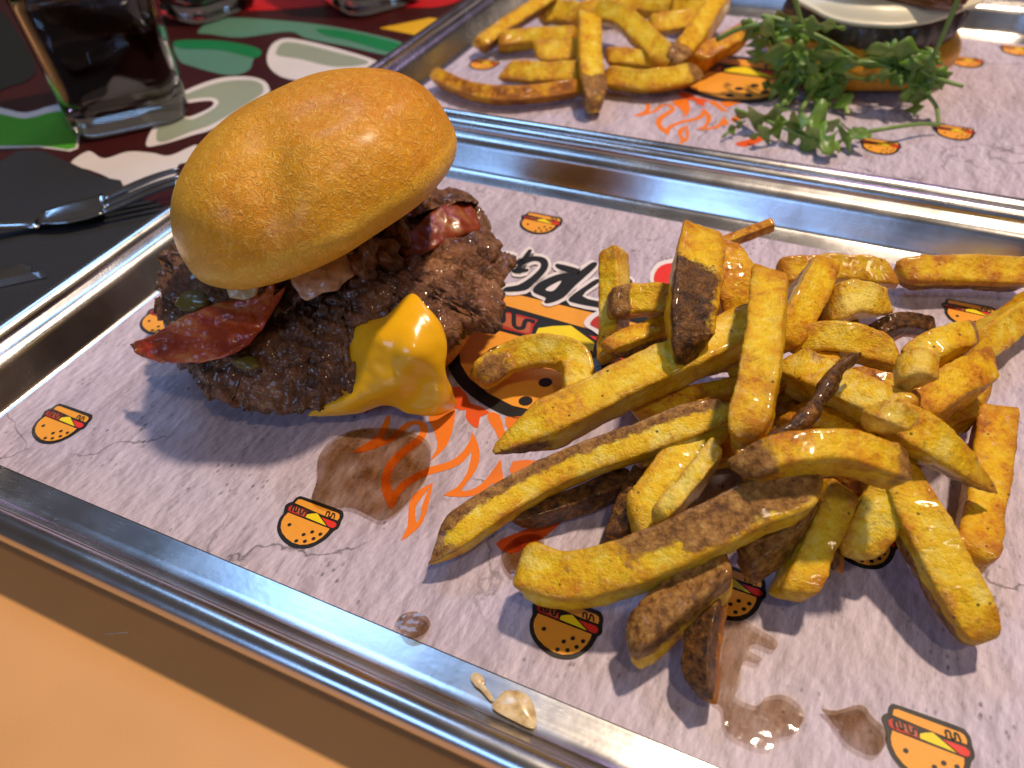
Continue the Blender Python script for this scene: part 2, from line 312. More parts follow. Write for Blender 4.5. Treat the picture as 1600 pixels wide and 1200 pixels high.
# ------------------------------------------------------------------ table with its printed picture
TZ = -0.0016
me = bpy.data.meshes.new('table'); x0, x1, y0, y1 = -1.5, 1.0, -0.5, 2.4
tb = mk('table', [(x0, y0, TZ), (x1, y0, TZ), (x1, y1, TZ), (x0, y1, TZ), (x0, y0, TZ - 0.03), (x1, y0, TZ - 0.03), (x1, y1, TZ - 0.03), (x0, y1, TZ - 0.03)],
        [(0, 1, 2, 3), (7, 6, 5, 4), (0, 4, 5, 1), (1, 5, 6, 2), (2, 6, 7, 3), (3, 7, 4, 0)], M['table_maroon'], smooth=False)
tb['kind'] = 'structure'
def tprint(name, pts, mat, lvl=1, n=6):
    P = smooth_closed([W(x, y, TZ + 0.00025 * lvl) for x, y in pts], n) if n > 1 else [W(x, y, TZ + 0.00025 * lvl) for x, y in pts]
    return flat(name, P, M[mat], tb)
zo = TZ + .00025; pa, pb = W(-8, 250, TZ), W(9, 262, TZ)
flat('printed_orange_field', [Vector((x0 + .01, y0 + .01, zo)), Vector((x1 - .01, y0 + .01, zo)), Vector((x1 - .01, 0.16, zo)), Vector((-0.34, 0.16, zo)), Vector((pb.x, pb.y, zo)), Vector((pa.x, pa.y, zo)), Vector((x0 + .01, pa.y - .02, zo))], M['table_orange'], tb)
def c4(L): return [(240 + x * .3, y * .3) for x, y in L]
def c2(L): return [(x * .25, y * .25) for x, y in L]
tprint('printed_white_shape', [(-60, 160), (0, 168), (40, 176), (85, 164), (110, 170), (122, 232), (60, 230), (-60, 226)], 'table_white', 1, 3)
tprint('printed_green_shape', [(-60, 172), (0, 178), (40, 185), (85, 174), (108, 180), (118, 230), (60, 227), (-60, 222)], 'table_green', 2, 3)
tprint('printed_teal_band', c4([(230, 165), (350, 95), (700, 110), (1000, 150), (1300, 225), (1250, 290), (1000, 240), (800, 200), (700, 165), (450, 195), (300, 178)]), 'table_teal', 1)
tprint('printed_green_band', c4([(850, 150), (1000, 162), (1300, 232), (1250, 272), (1000, 205), (900, 185)]), 'table_deep_green', 2)
tprint('printed_teal_patch', c4([(120, 215), (350, 215), (540, 255), (520, 310), (490, 370), (380, 390), (200, 345), (130, 310)]), 'table_teal', 1)
tprint('printed_green_strip', c4([(120, 212), (350, 212), (545, 252), (530, 300), (350, 260), (140, 250)]), 'table_deep_green', 2)
tprint('printed_white_capsule', c4([(590, 300), (610, 240), (660, 205), (740, 203), (930, 245), (1150, 312), (1180, 350), (1000, 400), (850, 410), (750, 418), (660, 397), (605, 352)]), 'table_white', 1)
tprint('printed_olive_stripe', c4([(640, 262), (670, 224), (740, 222), (930, 266), (1120, 322), (950, 345), (760, 305), (650, 288)]), 'table_olive', 2)
tprint('printed_white_loop', c4([(150, 480), (330, 410), (480, 398), (570, 418), (602, 458), (580, 500), (330, 660), (200, 705), (40, 752), (-40, 745), (60, 560)]), 'table_white', 1)
tprint('printed_olive_fill', c4([(150, 500), (330, 432), (480, 416), (550, 430), (572, 462), (540, 505), (330, 632), (200, 682), (20, 735), (60, 570)]), 'table_olive', 2)
tprint('printed_white_ring', c4([(150, 530), (290, 508), (338, 528), (310, 568), (200, 622), (150, 600)]), 'table_white', 3)
tprint('printed_maroon_fill', c4([(150, 545), (280, 524), (312, 535), (290, 562), (190, 605), (150, 590)]), 'table_maroon', 4)
tprint('printed_white_blob', c2([(440, 1025), (550, 945), (650, 990), (800, 948), (950, 955), (1060, 972), (1230, 905), (1200, 1000), (1115, 1030), (1090, 1100), (900, 1230), (790, 1200), (680, 1112), (560, 1062)]), 'table_white', 1)
tprint('printed_red_field', c4([(335, 55), (345, 30), (430, 2), (430, -160), (1700, -160), (1640, -30), (1500, 32), (1320, 38), (1000, 25), (780, 40), (600, 52)]), 'table_red', 1, 3)
tprint('printed_yellow_wedge', c4([(1175, 146), (1440, 92), (1500, 100), (1400, 190), (1330, 175)]), 'table_yellow', 2, 1)
tprint('table_scratch', [(166, 990.5), (200, 987), (200, 988.5), (166, 991.5)], 'table_white', 2, 1)
tprint('printed_black_disc', [(-60, -10), (0, 15), (40, 70), (55, 103), (50, 120), (22, 133), (-60, 140)], 'table_black', 2)

# ------------------------------------------------------------------ the two trays
def rrect(cx, cy, hx, hy, r, z, seg=10):
    out = []
    for qx, qy, a0 in ((1, 1, 0), (-1, 1, 90), (-1, -1, 180), (1, -1, 270)):
        for k in range(seg + 1):
            a = math.radians(a0 + 90 * k / seg); out.append(Vector((cx + qx * (hx - r) + r * math.cos(a), cy + qy * (hy - r) + r * math.sin(a), z)))
    return out
def lathe_rings(rings, close=False, cap0=False, cap1=False):
    n = len(rings[0]); vs = [v for r in rings for v in r]; fs = []
    for i in range(len(rings) - (0 if close else 1)):
        i2 = (i + 1) % len(rings)
        for k in range(n): k2 = (k + 1) % n; fs.append((i * n + k, i * n + k2, i2 * n + k2, i2 * n + k))
    if cap0: fs.append(tuple(range(n))[::-1])
    if cap1: fs.append(tuple((len(rings) - 1) * n + k for k in range(n)))
    return vs, fs
TX0, TX1 = -0.3285, 0.1335
def tray(ya, yb, label):
    cx, cy = (TX0 + TX1) / 2, (ya + yb) / 2; hx, hy = (TX1 - TX0) / 2 - 0.020, (yb - ya) / 2 - 0.020
    t = empty('serving_tray', (cx, cy, TZ), label, 'tray', 'aluminium trays set edge to edge')
    ring = lambda d, z: rrect(cx, cy, hx + d, hy + d, 0.026 + d, z)
    prof = [(-0.004, 0), (-0.0004, 0.0001), (0.0003, 0.0005), (0.0010, 0.0016), (0.0026, 0.0045), (0.0066, 0.0125), (0.0106, 0.0208)]
    prof2 = [(0.0112, 0.0198), (0.0072, 0.0113), (0.0034, 0.0030), (0.0018, 0.0004), (-0.001, -0.0008), (-0.004, -0.0013)]
    vs, fs = lathe_rings([ring(d, z - 0.0004) for d, z in prof + prof2], cap0=True, cap1=True)
    pan = mk('pan', vs, fs, M['aluminium'], t)
    rr = []
    for k in range(24):
        a = 2 * PI * k / 24; rr.append(ring(0.0153 + 0.0047 * math.cos(a), 0.0204 + 0.0047 * math.sin(a)))
    vs, fs = lathe_rings(rr, close=True); mk('rolled_rim', vs, fs, M['aluminium'], t)
    return t
YA1, YB1 = 0.0630, 0.4020
tr1 = tray(YA1, YB1, 'aluminium tray holding the double burger with bacon and orange cheese')
tr2 = tray(YB1 + 0.0006, YB1 + 0.0006 + (YB1 - YA1), 'aluminium tray holding the burger with rocket leaves')

# paper liners
def paper(x0, x1, y0, y1, label, seed):
    nx, ny = 60, 40; vs, fs = [], []
    for s in (0, 1):
        for j in range(ny + 1):
            for i in range(nx + 1):
                x = x0 + (x1 - x0) * i / nx; y = y0 + (y1 - y0) * j / ny
                vs.append((x, y, 0.0 - 0.00012 * s))
    o = (nx + 1) * (ny + 1)
    for j in range(ny):
        for i in range(nx):
            a = j * (nx + 1) + i; fs.append((a, a + 1, a + nx + 2, a + nx + 1)); fs.append((o + a + nx + 1, o + a + nx + 2, o + a + 1, o + a))
    return tag(mk('paper_liner', vs, fs, M['paper'], smooth=False), label, 'paper', 'printed paper liners in the trays')
pp1 = paper(-0.3068, 0.108, 0.0955, 0.3692, 'printed plaster-look paper under the double burger with bacon', 1)
pp2 = paper(-0.3045, 0.108, YB1 + 0.026, YB1 + 0.299, 'printed plaster-look paper under the burger with rocket leaves', 2)

# printed burger symbol, traced once in photo pixels (crop factor .11665)
Q = 0.11665
def ci(L): return [(400 + x * Q, 740 + y * Q) for x, y in L]
ICON = [
 ('outline', 'ink_black', 1, 3, [(370, 480), (385, 430), (430, 395), (480, 380), (520, 335), (570, 308), (620, 312), (870, 398), (1120, 490), (1160, 525), (1165, 580), (1135, 640), (1120, 690), (1090, 740), (1040, 770), (1000, 810), (930, 880), (820, 950), (700, 1000), (580, 1008), (470, 985), (380, 930), (310, 850), (275, 760), (280, 680), (310, 600), (355, 540)]),
 ('bun', 'ink_orange', 2, 1, [(425, 528), (980, 745), (950, 790), (880, 860), (780, 925), (680, 955), (580, 960), (480, 930), (400, 870), (345, 800), (325, 730), (335, 650), (370, 585)]),
 ('bun_slab', 'ink_orange', 2, 1, [(515, 400), (560, 352), (600, 352), (1090, 535), (1115, 560), (1110, 600), (1085, 635), (930, 580), (720, 490)]),
 ('patty', 'ink_red', 2, 1, [(422, 490), (435, 450), (480, 430), (520, 438), (690, 508), (660, 545), (640, 592), (440, 515)]),
 ('patty_light', 'ink_meat', 3, 1, [(480, 500), (505, 455), (560, 465), (660, 515), (650, 545), (635, 580), (600, 572)]),
 ('cheese', 'ink_yellow', 2, 1, [(655, 590), (680, 552), (740, 542), (815, 540), (935, 705)]),
 ('tomato', 'ink_bright_red', 2, 1, [(872, 592), (1050, 655), (1075, 690), (1050, 725), (1010, 735), (960, 715)]),
]
for (sx, sy) in ((443, 693), (633, 825), (748, 790), (857, 820), (765, 880), (650, 915), (535, 910)):
    ICON.append(('seed', 'ink_black', 3, 1, [(sx + 28 * math.cos(a * PI / 6), sy + 21 * math.sin(a * PI / 6) - 6 * math.cos(a * PI / 6)) for a in range(12)]))
def stroke(L, wd):
    P = catmull([Vector((x, y, 0)) for x, y in L], 4 * len(L)); A, B = [], []
    for i, p in enumerate(P):
        T = (P[min(i + 1, len(P) - 1)] - P[max(i - 1, 0)]).normalized(); n = Vector((-T.y, T.x, 0)) * wd
        A.append((p.x + n.x, p.y + n.y)); B.append((p.x - n.x, p.y - n.y))
    return A + B[::-1]
ICON.append(('squiggle', 'ink_black', 4, 1, stroke([(468, 512), (492, 452), (525, 455), (512, 505), (545, 515), (562, 462), (600, 462), (585, 540), (615, 552), (640, 512), (675, 520)], 9)))
ICON.append(('squiggle', 'ink_black', 4, 1, stroke([(928, 575), (950, 525), (985, 535), (968, 582), (1000, 592), (1025, 545), (1050, 560), (1040, 615)], 8)))
DZ = 0.00016
icon_c = W(*ci([(720, 660)])[0])
ICON_W = []
for nm, mat, lvl, sm, L in ICON:
    P = [W(x, y) - icon_c for x, y in ci(L)]
    if sm > 1: P = smooth_closed(P, sm)
    ICON_W.append((nm, mat, lvl, P))
ICON_ME = {}
def icon(pos, parent, k=1.0, sub=None, name='printed_burger', rot=0.0):
    pos = Vector((pos.x, pos.y, 0.0)); root = None
    for i, (nm, mat, lvl, P) in enumerate(ICON_W):
        key = (i, k, rot)
        if key not in ICON_ME:
            me = bpy.data.meshes.new(nm); RM = Matrix.Rotation(rot, 3, 'Z')
            Pk = [RM @ Vector((p.x * k, p.y * k, 0)) for p in P]
            me.from_pydata(Pk, [], [tuple(t)[::1] for t in tessellate_polygon([Pk])]); me.update()
            bm = bmesh.new(); bm.from_mesh(me)
            for f in bm.faces:
                if f.normal.z < 0: f.normal_flip()
            bm.to_mesh(me); bm.free(); me.materials.append(M[mat]); ICON_ME[key] = me
        loc = pos + Vector((0, 0, DZ * lvl))
        if i == 0: root = link(name, ICON_ME[key], None, parent, loc)
        else: link(nm, ICON_ME[key], None, root, loc)
    return root
for px, py in ((97, 663), (485, 817), (886, 979), (1455, 1168), (846, 349), (1350, 846), (1142, 922), (1520, 492), (258, 500)):
    icon(W(px, py), pp1)
for px, py in ((757, 101), (1378, 229), (1494, 207), (1512, 97), (1592, 79)):
    icon(W(px, py), pp2)
# big printed emblem: same symbol enlarged; located by its three visible seeds
sa, sb = Vector((535 - 720, 910 - 660)), Vector((650 - 720, 915 - 660))
def icw(x, y): return W(*ci([(x, y)])[0]) - icon_c
KB = (W(869, 628) - W(821, 627)).length / (icw(650, 915) - icw(535, 910)).length
va, vb = icw(650, 915) - icw(535, 910), W(869, 628) - W(821, 627)
ROT = math.atan2(vb.y, vb.x) - math.atan2(va.y, va.x)
KB = min(KB, 4.2); ROT = 0.0
POS = W(845, 628) - (icw(592, 912) * KB)
def pprint(name, pts, mat, lvl, parent=None, n=3, off=Vector((0, 0, 0))):
    P = [W(x, y) for x, y in pts]
    if n > 1: P = smooth_closed(P, n)
    return flat(name, [p + off + Vector((0, 0, DZ * lvl)) for p in P], M[mat], parent or pp1)
def c6(L): return [(540 + x * .21666, 600 + y * .21666) for x, y in L]
def c5(L): return [(660 + x * .25, 380 + y * .25) for x, y in L]
FL = [
 ('ink_flame', 1, c6([(480, 268), (540, 265), (585, 300), (590, 350), (550, 420), (470, 485), (380, 565), (332, 645), (325, 720), (345, 778), (390, 720), (480, 660), (600, 602), (720, 570), (800, 530), (860, 470), (900, 400), (912, 350), (945, 410), (967, 490), (957, 580), (910, 670), (835, 768), (900, 765), (980, 722), (1040, 652), (1090, 582), (1120, 550), (1127, 620), (1137, 690), (1092, 740), (1065, 715), (1000, 772), (930, 805), (830, 816), (705, 802), (800, 748), (866, 660), (900, 560), (906, 490), (850, 560), (760, 612), (640, 645), (540, 682), (450, 742), (390, 802), (335, 905), (290, 842), (262, 770), (262, 670), (290, 580), (360, 500), (450, 430), (520, 378), (540, 330), (520, 295), (480, 300), (420, 342), (360, 402), (250, 452), (140, 490), (50, 496), (130, 440), (230, 370), (290, 240), (325, 235), (305, 330), (272, 405), (340, 365), (400, 308), (440, 280)])),
 ('ink_flame', 1, c6([(600, 215), (780, 150), (778, 300), (742, 420), (690, 490), (608, 556), (655, 480), (660, 410), (630, 320)])),
 ('ink_flame', 1, c6([(630, 712), (600, 860), (560, 990), (500, 1062), (400, 1132), (447, 1030), (455, 900), (480, 812), (540, 762), (620, 720), (548, 822), (505, 890), (510, 1000), (542, 950), (552, 880), (600, 760)])),
 ('ink_flame_red', 1, c6([(900, 140), (1040, 205), (970, 240), (955, 320), (900, 290), (865, 230)])),
 ('ink_flame', 1, c6([(1030, 205), (1110, 225), (1142, 330), (1185, 400), (1180, 440), (1118, 425), (1080, 340), (1032, 270)])),
 ('ink_flame', 1, c6([(1205, 560), (1380, 555), (1300, 610), (1195, 670)])),
 ('ink_flame_red', 1, c6([(700, 60), (820, 20), (900, 140), (860, 190), (780, 170)])),
 ('ink_flame', 1, c6([(1150, 240), (1400, 250), (1260, 330), (1200, 360)])),
 ('ink_flame_red', 1, [(775, 850), (800, 836), (850, 818), (880, 812), (850, 840), (800, 866)]),
]
off2 = W(1058, 190) - W(655, 735); off2.z = 0
for pp, off in ((pp1, Vector((0, 0, 0))), (pp2, off2)):
    icon(POS + off, pp, KB, name='printed_emblem', rot=ROT)
    for mat, lvl, L in FL: pprint('printed_flame', L, mat, lvl, pp, 2, off)
# brush lettering over the emblem (traced strokes; most of it lies under the food)
LET = [
 ([(480, 82), (520, 76), (585, 88), (560, 105), (500, 108)], 1),
 ([(672, 48), (684, 60), (640, 130), (600, 190), (575, 180), (612, 120), (655, 60)], 1),
 ([(600, 110), (700, 90), (770, 105), (788, 150), (760, 200), (700, 260), (640, 305), (510, 312), (520, 285), (600, 270), (680, 220), (735, 165), (735, 130), (690, 122), (610, 150)], 1),
 ([(560, 170), (660, 170), (650, 190), (570, 195)], 1),
 ([(830, 150), (850, 138), (960, 165), (985, 185), (960, 205), (860, 175)], 1),
 ([(1060, 130), (1090, 150), (960, 270), (880, 350), (790, 385), (760, 375), (770, 350), (700, 320), (695, 290), (740, 250), (830, 210), (900, 195), (960, 200)], 1),
 ([(1085, 235), (1110, 250), (1000, 340), (1150, 385), (1180, 420), (1120, 415), (930, 378), (925, 345), (1000, 290)], 1),
 ([(1200, 380), (1260, 240), (1300, 235), (1310, 270), (1260, 420)], 1),
]
for L, k in LET:
    cxm = sum(p[0] for p in L) / len(L); cym = sum(p[1] for p in L) / len(L)
    o_ = []
    for i, p in enumerate(L):       # white halo: outline pushed outward
        a, b = Vector(L[i - 1]), Vector(L[(i + 1) % len(L)]); T = (b - a).normalized(); n = Vector((T.y, -T.x))
        o_.append((p[0] + n.x * 20, p[1] + n.y * 20))
    pprint('printed_letter_edge', c5(o_), 'ink_white', 5, pp1, 2)
    pprint('printed_letter', c5(L), 'ink_black', 6.5, pp1, 3)
pprint('printed_letter_counter', c5([(770, 300), (830, 262), (868, 250), (830, 300), (800, 312)]), 'ink_white', 7.5, pp1, 3)
pprint('printed_letter_edge', [(1015, 440), (1028, 412), (1062, 408), (1072, 430), (1040, 470)], 'ink_white', 5, pp1, 3)
pprint('printed_letter', [(1021, 438), (1032, 418), (1058, 414), (1064, 430), (1036, 462)], 'ink_bright_red', 6.5, pp1, 3)
pprint('printed_letter_edge', [(912, 508), (925, 492), (960, 480), (975, 500), (950, 530), (925, 518)], 'ink_white', 5, pp1, 3)
pprint('printed_letter', [(922, 508), (934, 496), (962, 488), (970, 500), (948, 520), (930, 514)], 'ink_red', 6.5, pp1, 3)

# ------------------------------------------------------------------ grease puddles
def puddle(pts, mat, label, inset=0.0042, dome=0.0009, n=4):
    P = smooth_closed([W(x, y, 0.0013) for x, y in pts], n)
    bm = bmesh.new(); f = bm.faces.new([bm.verts.new(p) for p in P]); bm.normal_update()
    if f.normal.z < 0: f.normal_flip()
    outer = set(bm.verts)
    for k in range(2): bmesh.ops.inset_region(bm, faces=[f], thickness=inset * (0.4 + 0.6 * k), use_even_offset=False); 
    inner = set(f.verts); bmesh.ops.triangulate(bm, faces=[f])
    me = bpy.data.meshes.new('grease_puddle'); vs = list(bm.verts)
    dep = [1.0 if v in inner else (0.0 if v.is_boundary else 0.55) for v in vs]
    for v, d in zip(vs, dep): v.co.z += dome * d * 0.6 - 0.0002 * (d == 0)
    c = W(*pts[0], 0.0); c.z = 0.0011
    for v in vs: v.co -= c
    bm.to_mesh(me); bm.free(); a = me.attributes.new('depth', 'FLOAT', 'POINT'); a.data.foreach_set('value', dep)
    me.polygons.foreach_set('use_smooth', [True] * len(me.polygons))
    return tag(link('grease_puddle', me, M[mat], None, c), label, 'puddle', 'grease puddles on the paper')
puddle([(498, 715), (520, 688), (560, 672), (620, 672), (668, 690), (672, 730), (655, 765), (622, 800), (597, 815), (575, 806), (548, 795), (510, 795), (488, 780), (496, 750)], 'grease', 'large brown grease puddle spreading from under the double burger', inset=0.0065)
puddle([(620, 970), (640, 957), (662, 961), (673, 977), (660, 994), (640, 999), (626, 988)], 'grease', 'small round grease drop near the tray rim')
def c3(L): return [(1040 + x * .35, 880 + y * .35) for x, y in L]
puddle(c3([(250, 250), (330, 250), (420, 300), (495, 350), (480, 392), (400, 365), (370, 390), (430, 430), (400, 452), (345, 445), (325, 560), (310, 600), (400, 640), (450, 600), (540, 595), (612, 660), (605, 720), (560, 770), (490, 790), (470, 832), (420, 830), (340, 800), (270, 750), (250, 650), (200, 600), (235, 480), (250, 380)]), 'grease_thin', 'pale winding grease puddle beside the crisp brown fry')
puddle(c3([(695, 655), (760, 662), (870, 635), (922, 690), (975, 740), (985, 800), (940, 860), (880, 850), (800, 800), (740, 710)]), 'grease', 'almond-shaped grease drop beside a printed burger')
puddle([(785, 862), (815, 838), (850, 842), (838, 880), (808, 902), (790, 890)], 'grease', 'thin grease smear under the blunt end of the curved fry')
def near_wall(px, py):
    r = ray(px, py); a, b = Vector((0, 0.0815, 0.0010)), Vector((0, 0.0724, 0.0204)); d = b - a; n = Vector((0, -d.z, d.y)).normalized()
    if n.z < 0: n = -n
    p = W(px, py, 0.0)
    if p.y > 0.0822: return p + Vector((0, 0, 0.0006))
    t = (a - CAM).dot(n) / r.dot(n); return CAM + r * t + n * 0.0008
def blob_on_wall(name, pts, lab):
    P = smooth_closed([near_wall(x, y) for x, y in pts], 3); c = sum(P, Vector()) / len(P); top = c + Vector((0, 0.0004, 0.0012))
    inn = [c.lerp(p, 0.7) + Vector((0, 0.0003, 0.001)) for p in P]; n = len(P)
    fs = [(i, (i + 1) % n, n + (i + 1) % n, n + i) for i in range(n)] + [(n + i, n + (i + 1) % n, 2 * n) for i in range(n)]
    return tag(mk(name, P + inn + [top], fs, M['splash']), lab, 'sauce splash', 'sauce splashes on the tray rim')
blob_on_wall('sauce_splash', [(776, 1095), (790, 1080), (815, 1082), (828, 1092), (836, 1108), (838, 1128), (832, 1140), (800, 1126), (770, 1108)], 'creamy speckled sauce splash dried on the tray edge')
blob_on_wall('sauce_splash', [(735, 1060), (742, 1052), (752, 1056), (758, 1066), (754, 1074), (764, 1085), (772, 1094), (766, 1096), (752, 1080), (742, 1072)], 'small tailed sauce drop beside the larger dried splash')

# ------------------------------------------------------------------ the double burger
bg1 = empty('double_burger', (-0.185, 0.208, 0.0012), 'double cheeseburger with tilted shiny bun, bacon strip and melted orange cheese', 'burger')
def bun(name, C, n, a, b, b2, e, mat, parent, dents=(), nt=70, nphi=150, brown=lambda u: u, lump=0.0012):
    n = Vector(n).normalized(); X = n.cross(Vector((0, 1, 0.3))).normalized(); Y = n.cross(X); vs, fs, at = [], [], []
    rows = []
    for i in range(nt + 1):
        t = -PI / 2 + PI * i / nt; rows.append(t)
    for t in rows:
        ct, s_ = max(0.0, math.cos(t)), math.sin(t)
        if t >= 0: rho, ww = a * ct ** e, b * s_ ** e
        else:
            q = -t / (PI / 2); th_ = min(1.0, q / 0.6) * PI / 2; rho = a - b2 * 1.15 * (1 - math.cos(th_)); ww = -b2 * math.sin(th_)
            if q > 0.6: rho *= 1 - (q - 0.6) / 0.4
        for k in range(nphi):
            f = 2 * PI * k / nphi; d = X * math.cos(f) + Y * math.sin(f); p = C + d * rho + n * ww
            nr = (d * (rho / a) + n * (ww / b)).normalized() if rho > 1e-6 or ww else n
            h = lump * fbm(p * 28, 2)
            for (dc, rad, dep) in dents: h -= 1.5 * dep * math.exp(-((p - dc).length / rad) ** 2)
            vs.append(p + nr * h); at.append(brown(ww / b, p))
    for i in range(nt):
        for k in range(nphi): k2 = (k + 1) % nphi; fs.append((i * nphi + k, i * nphi + k2, (i + 1) * nphi + k2, (i + 1) * nphi + k))
    o = mk(name, vs, fs, mat, parent, attrs={'brown': at}); return o
BC, BN = Vector((-0.1902, 0.2172, 0.0772)), Vector((-0.40, -0.02, 1)).normalized()
def ondome(px, py): # point on bun surface seen at a pixel (approximate sphere-ish march)
    r = ray(px, py); best = None
    for i in range(200):
        p = CAM + r * (0.18 + i * 0.001); q = p - BC; h = q.dot(BN); rr = (q - BN * h).length
        if h > 0 and (rr / 0.06) ** 2 + (h / 0.041) ** 2 < 1: return p
    return BC
dl = [(ondome(405, 200), 0.010, 0.0016), (ondome(425, 250), 0.011, 0.0022), (ondome(425, 300), 0.011, 0.0024), (ondome(415, 350), 0.011, 0.0020), (ondome(400, 400), 0.011, 0.0012), (ondome(470, 180), 0.012, 0.0014), (ondome(520, 165), 0.012, 0.0012), (ondome(655, 200), 0.013, 0.0010), (ondome(560, 330), 0.016, 0.0010)]
dl += [(ondome(320, 320), 0.017, -0.0016), (ondome(470, 400), 0.015, -0.0012)]
RB = ray(700, 300).cross(Vector((0, 0, 1))).normalized()
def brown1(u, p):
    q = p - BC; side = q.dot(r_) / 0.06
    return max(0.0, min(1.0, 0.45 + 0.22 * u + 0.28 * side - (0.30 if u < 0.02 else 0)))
bun('top_bun', BC, BN, 0.0592, 0.0408, 0.0115, 0.90, M['bun_crust'], bg1, dl, brown=brown1)
bo = bun('bottom_bun', Vector((-0.183, 0.217, 0.0165)), (0, 0, 1), 0.050, 0.006, 0.0152, 0.9, M['bun_crust'], bg1, brown=lambda u, p: 0.8)

def patty(name, outline, centre, thick, mat, parent, ztop=None, seed=0.0, amp=0.0022, nth=520, ns=84, charf=None, nb=22, power=1.5, rag=0.0024):
    """ragged smashed patty: outline = (px,py,z) or world points round the edge"""
    E = [W(*p) if not isinstance(p, Vector) else p for p in outline]; E = smooth_closed(E, 40); m = len(E); E = [e + Vector((e.x - centre[0], e.y - centre[1], 0)).normalized() * (rag * (fbm(e * 120, 3) + 0.5 * noise.noise(e * 420))) for e in E]; C = Vector(centre); vs, fs, at = [], [], []
    rows = [(i / ns, 1) for i in range(1, ns + 1)] + [(1 - i / nb, -1) for i in range(1, nb)]
    base = []
    for s, side in rows:
        for k in range(nth):
            e = E[int(k * m / nth) % m]; p = C.lerp(e, s); hz = C.z + (e.z - C.z) * s ** power
            edge = math.sqrt(max(0.0, 1 - s ** 7)); p = Vector((p.x, p.y, hz + side * thick / 2 * edge)); base.append(p)
    so = Vector((seed, seed * 2, 0))
    cnt = len(rows)
    for i in range(cnt):
        for k in range(nth):
            p = base[i * nth + k]; a = base[i * nth + (k + 1) % nth] - base[i * nth + k - 1]
            b = base[min(i + 1, cnt - 1) * nth + k] - base[max(i - 1, 0) * nth + k]; n = a.cross(b)
            n = n.normalized() if n.length > 1e-14 else Vector((0, 0, 1))
            if i < ns * 0.8 and n.z < 0: n = -n
            if i >= ns + 2 and n.z > 0: n = -n
            if ns * 0.8 <= i < ns + 2:
                out = Vector((p.x - C.x, p.y - C.y, 0)).normalized()
                if n.dot(out + Vector((0, 0, 0.3 if i < ns else -0.3))) < 0: n = -n
            q = p + so
            vd = noise.voronoi(q * 165)[0]; vc = noise.voronoi(q * 80 + Vector((0.5 * noise.noise(q * 200), 0.5 * noise.noise(q * 190), 0)))[0]; crk = sstep(0.0, 0.22, vc[1] - vc[0]); v2 = noise.voronoi(q * 330 + Vector((4, 2, 7)))[0]
            wgt = 0.5 + 0.5 * noise.noise(q * 27); h = amp * (1.25 * fbm(q * 95, 4) + (0.3 + 0.9 * wgt) * (0.42 - vd[0]) + 0.6 * (0.42 - v2[0])) + amp * 1.2 * noise.noise(q * 38) + amp * 1.1 * (crk - 0.7)
            h *= 0.45 + 1.15 * sstep(-0.45, 0.5, noise.noise(q * 52 + Vector((9, 3, 1))))
            if i >= ns + 4: h *= 0.4
            vs.append(p + n * h); at.append(charf(p, h) if charf else 0.0)
    top = len(vs); vs.append(C + Vector((0, 0, thick / 2))); at.append(0); bot = len(vs); vs.append(C - Vector((0, 0, thick / 2))); at.append(0)
    for i in range(cnt - 1):
        for k in range(nth): k2 = (k + 1) % nth; fs.append((i * nth + k, i * nth + k2, (i + 1) * nth + k2, (i + 1) * nth + k))
    for k in range(nth): fs.append((top, (k + 1) % nth, k)); fs.append((bot, (cnt - 1) * nth + k, (cnt - 1) * nth + (k + 1) % nth))
    return mk(name, vs, fs, mat, parent, attrs={'char': at})
def char1(p, h): return max(0.0, min(1.0, 0.10 + 0.9 * noise.noise(p * 30) - h * 120 + 0.42 * sstep(0.20, 0.17, p.y) * sstep(-0.13, -0.16, p.x)))
UP = [(292, 585, .022), (305, 612, .019), (340, 632, .016), (385, 648, .013), (430, 655, .012), (480, 650, .012), (525, 638, .013), (548, 612, .017), (572, 580, .022), (556, 548, .029),
      (548, 520, .034), (590, 505, .038), (630, 488, .040), (650, 468, .043), (672, 500, .039), (700, 538, .032), (735, 505, .035), (766, 520, .030), (790, 500, .032), (788, 450, .035), (800, 410, .036), (770, 360, .039), (748, 322, .042), (715, 296, .046),
      Vector((-0.150, 0.272, .050)), Vector((-0.185, 0.278, .050)), Vector((-0.222, 0.268, .046)), Vector((-0.249, 0.245, .042)), (262, 392, .040), (243, 425, .036), (248, 470, .033), (262, 505, .031), (272, 545, .028)]
patty('upper_patty', UP, (-0.187, 0.213, 0.0475), 0.0125, M['seared_beef'], bg1, seed=1.3, charf=char1)
LP = [Vector((-0.183 + 0.053 * math.cos(a) * (1 + 0.06 * math.sin(3 * a)), 0.217 + 0.053 * math.sin(a) * (1 + 0.05 * math.cos(4 * a)), 0.019)) for a in [2 * PI * k / 24 for k in range(24)]]
patty('lower_patty', LP, (-0.183, 0.217, 0.026), 0.013, M['seared_beef'], bg1, seed=5.1, nth=260, ns=36, charf=char1)
